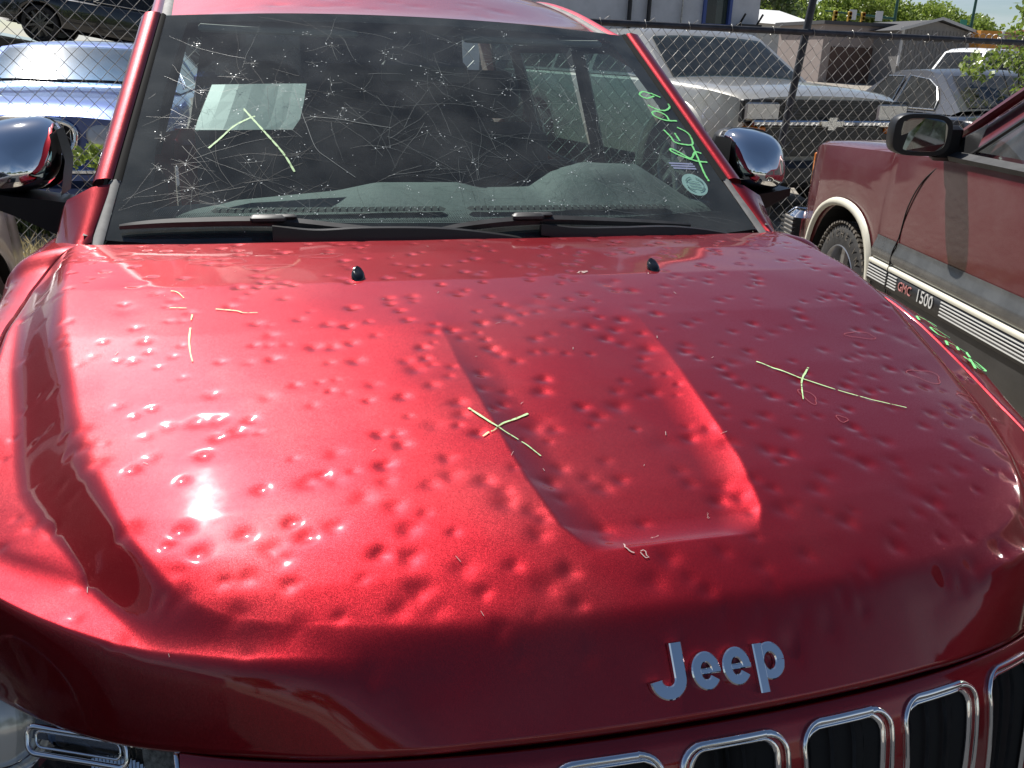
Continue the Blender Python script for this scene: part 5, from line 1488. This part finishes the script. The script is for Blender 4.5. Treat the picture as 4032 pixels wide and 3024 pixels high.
# coiled wire lying on the far right end of the rail
co = MB(); pts = []
for k in range(420):
    t = k*.55; pts.append((4.55+k*.0048, 5.06+.018*math.cos(t), 1.842+.018*math.sin(t)))
co.tube(pts, .0022, 4); o = build('wire_coil', co, GALV, None); tag(o, 'loose coiled wire wound along the top rail at far right', 'wire')

# ---------------------------------------------------------------- buildings
WALLW = mat('white_stucco', (.60, .60, .62), .85, 0, var=.08, vscale=3)
TRIMB = mat('blue_window_frame', (.05, .09, .30), .5)
PIPE = mat('black_pipe', (.015, .015, .018), .5)
hs = thing('white_house', 'white house with a blue framed window behind the silver truck', 'house', (1.8, 13.6, gz(0, 13.6)))
W0 = gz(0, 13.6)
# wall with a real opening for the window
def wall_with_hole(x0, x1, z0, z1, hx0, hx1, hz0, hz1, th=.15):
    mb = MB()
    for (a, b, c_, d) in ((x0, hx0, z0, z1), (hx1, x1, z0, z1), (hx0, hx1, z0, hz0), (hx0, hx1, hz1, z1)):
        mb.box(((a+b)/2, th/2, (c_+d)/2), (b-a, th, d-c_))
    return mb
hx0, hx1 = 4.92, 5.42
build('wall', wall_with_hole(-1.5, 5.95, -.3, 3.0, hx0, hx1, 1.52, 2.45), WALLW, hs)
build('side_wall', MB().box((5.88, 2.7, 1.35), (.14, 5.0, 3.3)), WALLW, hs)
build('roof', MB().add([(-1.7, -.3, 3.0), (6.2, -.3, 3.0), (6.2, 2.6, 4.0), (-1.7, 2.6, 4.0), (6.2, 5.5, 3.0), (-1.7, 5.5, 3.0)], [(0, 1, 2, 3), (3, 2, 4, 5), (1, 4, 2), (0, 3, 5)]), mat('grey_shingle', (.16, .15, .14), .9, 0, var=.3, vscale=8), hs)
wn_ = build('window', MB().box((hx0+.02, -.01, 1.98), (.05, .08, .96)).box((hx1-.02, -.01, 1.98), (.05, .08, .96)).box(((hx0+hx1)/2, -.01, 1.53), (.5, .08, .05)).box(((hx0+hx1)/2, -.01, 1.99), (.42, .05, .04)), TRIMB, hs)
build('pane', MB().quad((hx0, .06, 1.99), (hx1, .06, 1.99), (hx1, .06, 2.46), (hx0, .06, 2.46)), mat('curtained_glass', (.42, .48, .46), .1, 0, 1), wn_)
build('pane', MB().quad((hx0, .07, 1.52), (hx1, .07, 1.52), (hx1, .07, 1.98), (hx0, .07, 1.98)), DGLASS, wn_)
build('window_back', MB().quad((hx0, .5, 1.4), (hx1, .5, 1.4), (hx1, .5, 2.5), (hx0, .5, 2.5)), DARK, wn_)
for x in (3.62, 3.95): build('drain_pipe', MB().tube([(x, -.06, -.2), (x, -.06, 3.0)], .035, 8), PIPE, hs, True)
build('conduit', MB().tube([(4.52, -.04, .4), (4.55, -.04, 3.0)], .014, 6), GALV, hs)
build('basement_door', MB().box((4.45, -.015, .55), (.7, .05, 1.1)), mat('dull_brown_board', (.12, .07, .05), .8), hs)
build('skirting', MB().box((2.2, -.02, .1), (7.3, .04, .7)), mat('grey_skirting', (.36, .36, .38), .85), hs)
hb = thing('wall_shelf', 'small dark bracket shelf hanging on the white wall right of the window', 'shelf', (7.52, 13.48, W0+1.55))
build('shelf_board', MB().box((0, 0, 0), (.36, .20, .04)), PIPE, hb)
for x in (-.16, .16): build('bracket', MB().tube([(x, .05, 0), (x+.02, -.02, .10), (x+.05, -.05, .18)], .018, 5), PIPE, hb)

# low white building far off
wl = thing('white_shed_building', 'long low white roofed building beyond the fence post', 'building', (24.0, 45, 1.5))
build('wall', MB().box((2.4, 2, 1.2), (6.2, 4, 2.6)), mat('white_siding', (.5, .5, .48), .8), wl)
build('roof', MB().add([(-3, -.4, 2.5), (5.9, -.4, 2.3), (4.3, 2.2, 3.2), (-3, 2.2, 3.3), (5.9, 4.8, 2.3), (-3, 4.8, 2.5)], [(0, 1, 2, 3), (3, 2, 4, 5), (1, 4, 2), (0, 3, 5)]), mat('white_metal_roof', (.78, .78, .76), .5), wl)

# grey shed with gable
SID = mat('grey_vertical_siding', (.20, .195, .19), .8, 0, var=.08, vscale=5)
sh = thing('grey_shed', 'grey gabled shed with white edge trim behind the black sedan', 'shed', (21.7, 28.0, gz(0, 28)))
SH = gz(0, 28)
def zz(z): return z-SH
build('wall', MB().add([(0, 0, -.2), (2.85, 0, -.2), (2.85, 0, zz(3.08)), (1.4, 0, zz(3.38)), (0, 0, zz(3.08))], [(0, 1, 2, 3, 4)]).add([(0, 0, -.2), (0, 5, -.2), (0, 5, zz(3.08)), (0, 0, zz(3.08))], [(0, 1, 2, 3)]).box((1.4, 4, .8), (2.8, 2, 2)), SID, sh)
bt = MB()
for k in range(19): bt.box((.08+.15*k, -.012, zz(2.4)), (.025, .02, 1.35))
build('siding_batten', bt, SID, sh, kind='stuff')
build('roof', MB().add([(-.25, -.25, zz(3.03)), (1.4, -.25, zz(3.44)), (1.4, 5.2, zz(3.44)), (-.25, 5.2, zz(3.03)), (3.1, -.25, zz(3.03)), (3.1, 5.2, zz(3.03))], [(0, 1, 2, 3), (1, 4, 5, 2)]), mat('dark_shingle', (.07, .07, .075), .9), sh)
tm = MB()
for (a, b) in (((-.27, -.27, zz(3.0)), (1.4, -.27, zz(3.42))), ((1.4, -.27, zz(3.42)), (3.12, -.27, zz(3.0)))):
    A, B = Vector(a), Vector(b); tm.quad(A, B, B+Vector((0, 0, .10)), A+Vector((0, 0, .10)))
tm.box((.03, -.03, zz(2.5)), (.08, .06, 1.3)); tm.box((2.83, -.03, zz(2.5)), (.08, .06, 1.3))
build('edge_trim', tm, mat('grey_white_trim', (.5, .5, .5), .7), sh)
gr_ = thing('pink_grey_garage', 'low pinkish grey garage with a brown door left of the shed', 'garage', (19.6, 29.5, gz(0, 29)))
build('wall', MB().box((1.7, 1.5, .85), (3.4, 3, 2.3)), mat('pink_grey_wall', (.30, .25, .23), .85), gr_)
build('garage_door', MB().box((1.7, -.02, .60), (2.7, .05, 1.3)), mat('brown_door', (.09, .055, .045), .8), gr_)
build('roof', MB().box((1.7, 1.5, 2.05), (3.7, 3.3, .12)), MATS['dark_shingle'], gr_)
ob = thing('orange_building', 'low building with orange and tan walls at the far right', 'building', (24.6, 27.5, gz(0, 27)))
build('wall', MB().box((.45, 1, .85), (.9, 2, 2.3)), mat('orange_wall', (.62, .27, .05), .85), ob)
build('tan_wall', MB().box((4.0, 1.2, .85), (6.2, 2, 2.3)), mat('tan_wall', (.40, .22, .12), .85), ob)
build('white_post', MB().box((.92, -.05, .85), (.08, .06, 2.3)), WALLW, ob)
rc_ = thing('red_roofed_hut', 'small red roof peeking above the rail at right', 'hut', (36.8, 38, .9))
build('wall', MB().box((0, 0, 1.2), (2, 2, 2.4)), mat('hut_wall', (.4, .36, .3), .8), rc_)
build('roof', MB().add([(-1.2, -1.2, 2.4), (1.2, -1.2, 2.4), (1.2, 1.2, 2.4), (-1.2, 1.2, 2.4), (-.7, 0, 2.95), (.7, 0, 2.95)], [(0, 1, 5, 4), (1, 2, 5), (2, 3, 4, 5), (3, 0, 4)]), mat('red_roof', (.25, .04, .04), .8), rc_)

# traffic signals ---------------------------------------------------------------
PGRN = mat('dark_green_pole', (.01, .07, .055), .5)
def signal(label, x, arm_x, z_arm, heads, signs, ztop_):
    g0 = gz(0, 70); t = thing('traffic_signal', label, 'traffic light', (x, 70, g0))
    build('pole', MB().tube([(0, 0, 0), (0, 0, ztop_-g0)], .12, 10, True, [.16, .09]), PGRN, t, True)
    build('mast_arm', MB().tube([(0, 0, z_arm-g0), (arm_x-x, 0, z_arm-g0+.35)], .08, 8, True, [.11, .06]), PGRN, t, True)
    for hx in heads:
        hd_ = build('signal_head', MB().bevbox((hx-x, -.15, z_arm-g0-.1), (.34, .25, 1.0), .05), mat('signal_yellow', (.45, .28, .03), .5), t)
        for k, c_ in enumerate(((.30, .02, .01), (.22, .14, .01), (.01, .16, .08))):
            build('signal_lens', MB().lathe([(0, .11), (.05, .13)], (hx-x, -.27, z_arm-g0+.2-.3*k), 'y', 12, -1).poly([(hx-x+.11*math.cos(q), -.275, z_arm-g0+.2-.3*k+.11*math.sin(q)) for q in [6.283*i/12 for i in range(12)]]), mat('lens_%d' % k, c_, .3), hd_)
    for sx_, c_ in signs: build('sign_panel', MB().box((sx_-x, -.15, z_arm-g0+.15), (.7, .04, .8)), mat('pale_sign', (.5, .52, .55), .5) if c_ else mat('green_sign', (.02, .22, .15), .5), t)
    return t
signal('tall green traffic signal pole with a long arm pointing left', 53.2, 46.3, 6.05, (47.2, 48.6, 49.9), ((48.9, 1), (51.5, 1)), 11.5)
signal('green traffic signal pole right of the shed with arm pointing left', 61.2, 57.2, 5.75, (58.0,), ((60.2, 0),), 11.5)

# ---------------------------------------------------------------- trees
def tree(name, label, loc, h, cr_, n, leaf, seed, m_=None, trunk=.5, group=None, trunk_r=None, flat=.75, clumps=None):
    r = random.Random(seed); nr = np.random.default_rng(seed)
    t = thing(name, label, 'tree', loc, 0, group)
    tk = MB(); tr0 = trunk_r or h*.022
    base = [(0, 0, -.2), (r.gauss(0, .02)*h, r.gauss(0, .02)*h, h*trunk*.5), (r.gauss(0, .03)*h, r.gauss(0, .03)*h, h*trunk)]
    tk.tube(base, tr0, 8, True, [tr0*1.3, tr0, tr0*.7])
    cl = []
    K = clumps or 26
    for k in range(K):
        a = r.random()*6.283; e = math.asin(r.uniform(-.45, 1)); q = cr_*r.uniform(.45, .95)
        c = Vector((math.cos(a)*math.cos(e)*q, math.sin(a)*math.cos(e)*q, h*trunk+cr_*flat*.55+math.sin(e)*q*flat))
        cl.append((c, cr_*r.uniform(.22, .40)))
        if k < 9: tk.tube([base[2], Vector(base[2]).lerp(c, .5)+Vector((0, 0, -.05*h)), c], tr0*.4, 5, True, [tr0*.5, tr0*.3, tr0*.1])
    build('trunk', tk, BARK, t, True)
    per = n//K; V = []; F = []
    C0 = np.repeat(np.array([tuple(c) for c, _ in cl]), per, 0); RR = np.repeat(np.array([q for _, q in cl]), per)
    d = nr.normal(size=(len(C0), 3)); d /= np.linalg.norm(d, axis=1)[:, None]
    P0 = C0 + d*(RR*nr.random(len(C0))**.45)[:, None]*np.array([1, 1, .8])
    a = nr.normal(size=(len(C0), 3)); a /= np.linalg.norm(a, axis=1)[:, None]
    b = np.cross(a, nr.normal(size=(len(C0), 3))); b /= np.linalg.norm(b, axis=1)[:, None]
    s_ = leaf*nr.uniform(.6, 1.3, len(C0))[:, None]
    V = np.stack([P0-a*s_, P0-b*s_*.55, P0+a*s_, P0+b*s_*.55], 1).reshape(-1, 3)
    F = np.arange(len(V)).reshape(-1, 4)
    np_mesh('crown', V, F, m_ or LEAF, t, False)
    return t
xs_t = [(50.5, 88, 9.5, 5.6), (55.5, 92, 10.0, 5.4), (61.5, 90, 9.4, 5.4), (66.5, 94, 9.8, 5.2), (71.5, 90, 8.6, 5.0), (75.5, 88, 7.0, 4.2), (80.5, 92, 6.4, 4.0)]
tl_ = ['leftmost pale green tree of the far row beside the fence post', 'second far green tree from the left above the white roofed building', 'far green tree just left of the tall signal pole',
       'tallest rounded far green tree over the grey shed', 'far green tree right above the shed ridge', 'smaller far tree right of the second signal pole', 'lowest far tree nearest the right picture edge']
for i, (x, y, hh, c_) in enumerate(xs_t):
    tree('deciduous_tree', tl_[i], (x, y, gz(0, y)-1.0), hh, c_, 9000, .20, 40+i, LEAF, .38, 'trees beyond the traffic signals')
tree('deciduous_tree', 'dark leaved tree above the white building behind the fence post', (38.5, 70, 1.5), 9, 5.0, 8000, .19, 60, LEAFD, .38)  # crown in the darker leaf colour
tree('deciduous_tree', 'green shrubby tree in the top left corner beside the black coupe', (-5.15, 13.4, gz(0, 13)), 3.4, 1.25, 9000, .045, 61, LEAF, .40)
tree('sapling', 'leafy sapling reaching in from the right edge above the maroon truck', (6.95, 6.9, .28), 2.5, .62, 1700, .035, 62, LEAF, .40, None, .02, 1.0, 18)
tree('sapling', 'small weedy sapling between the fence and the blue sedan', (-1.42, 5.42, .28), .95, .20, 420, .022, 63, LEAF, .45, None, .008, 1.0, 9)
# tree line and a building behind the photographer, seen only in the chrome and paint
for i, (x, y, hh, c_) in enumerate(((-14, -30, 8, 4.5), (-6, -34, 7, 4.2), (2, -32, 8, 4.6), (10, -30, 7, 4.2), (-22, -24, 8, 4.6), (-14, 4, 6, 3.4), (-16, 12, 7, 3.6))):
    tree('deciduous_tree', ['broad dark tree far left behind the viewpoint', 'dark tree left of centre behind the viewpoint', 'dark tree straight behind the viewpoint', 'dark tree right of centre behind the viewpoint', 'dark tree farthest to the left behind the viewpoint', 'dark tree standing left beside the parked cars', 'dark tree at far left beyond the fence line'][i], (x, y, gz(0, y)), hh, c_, 5000, .20, 80+i, LEAFD, .32, 'trees mirrored in the chrome')
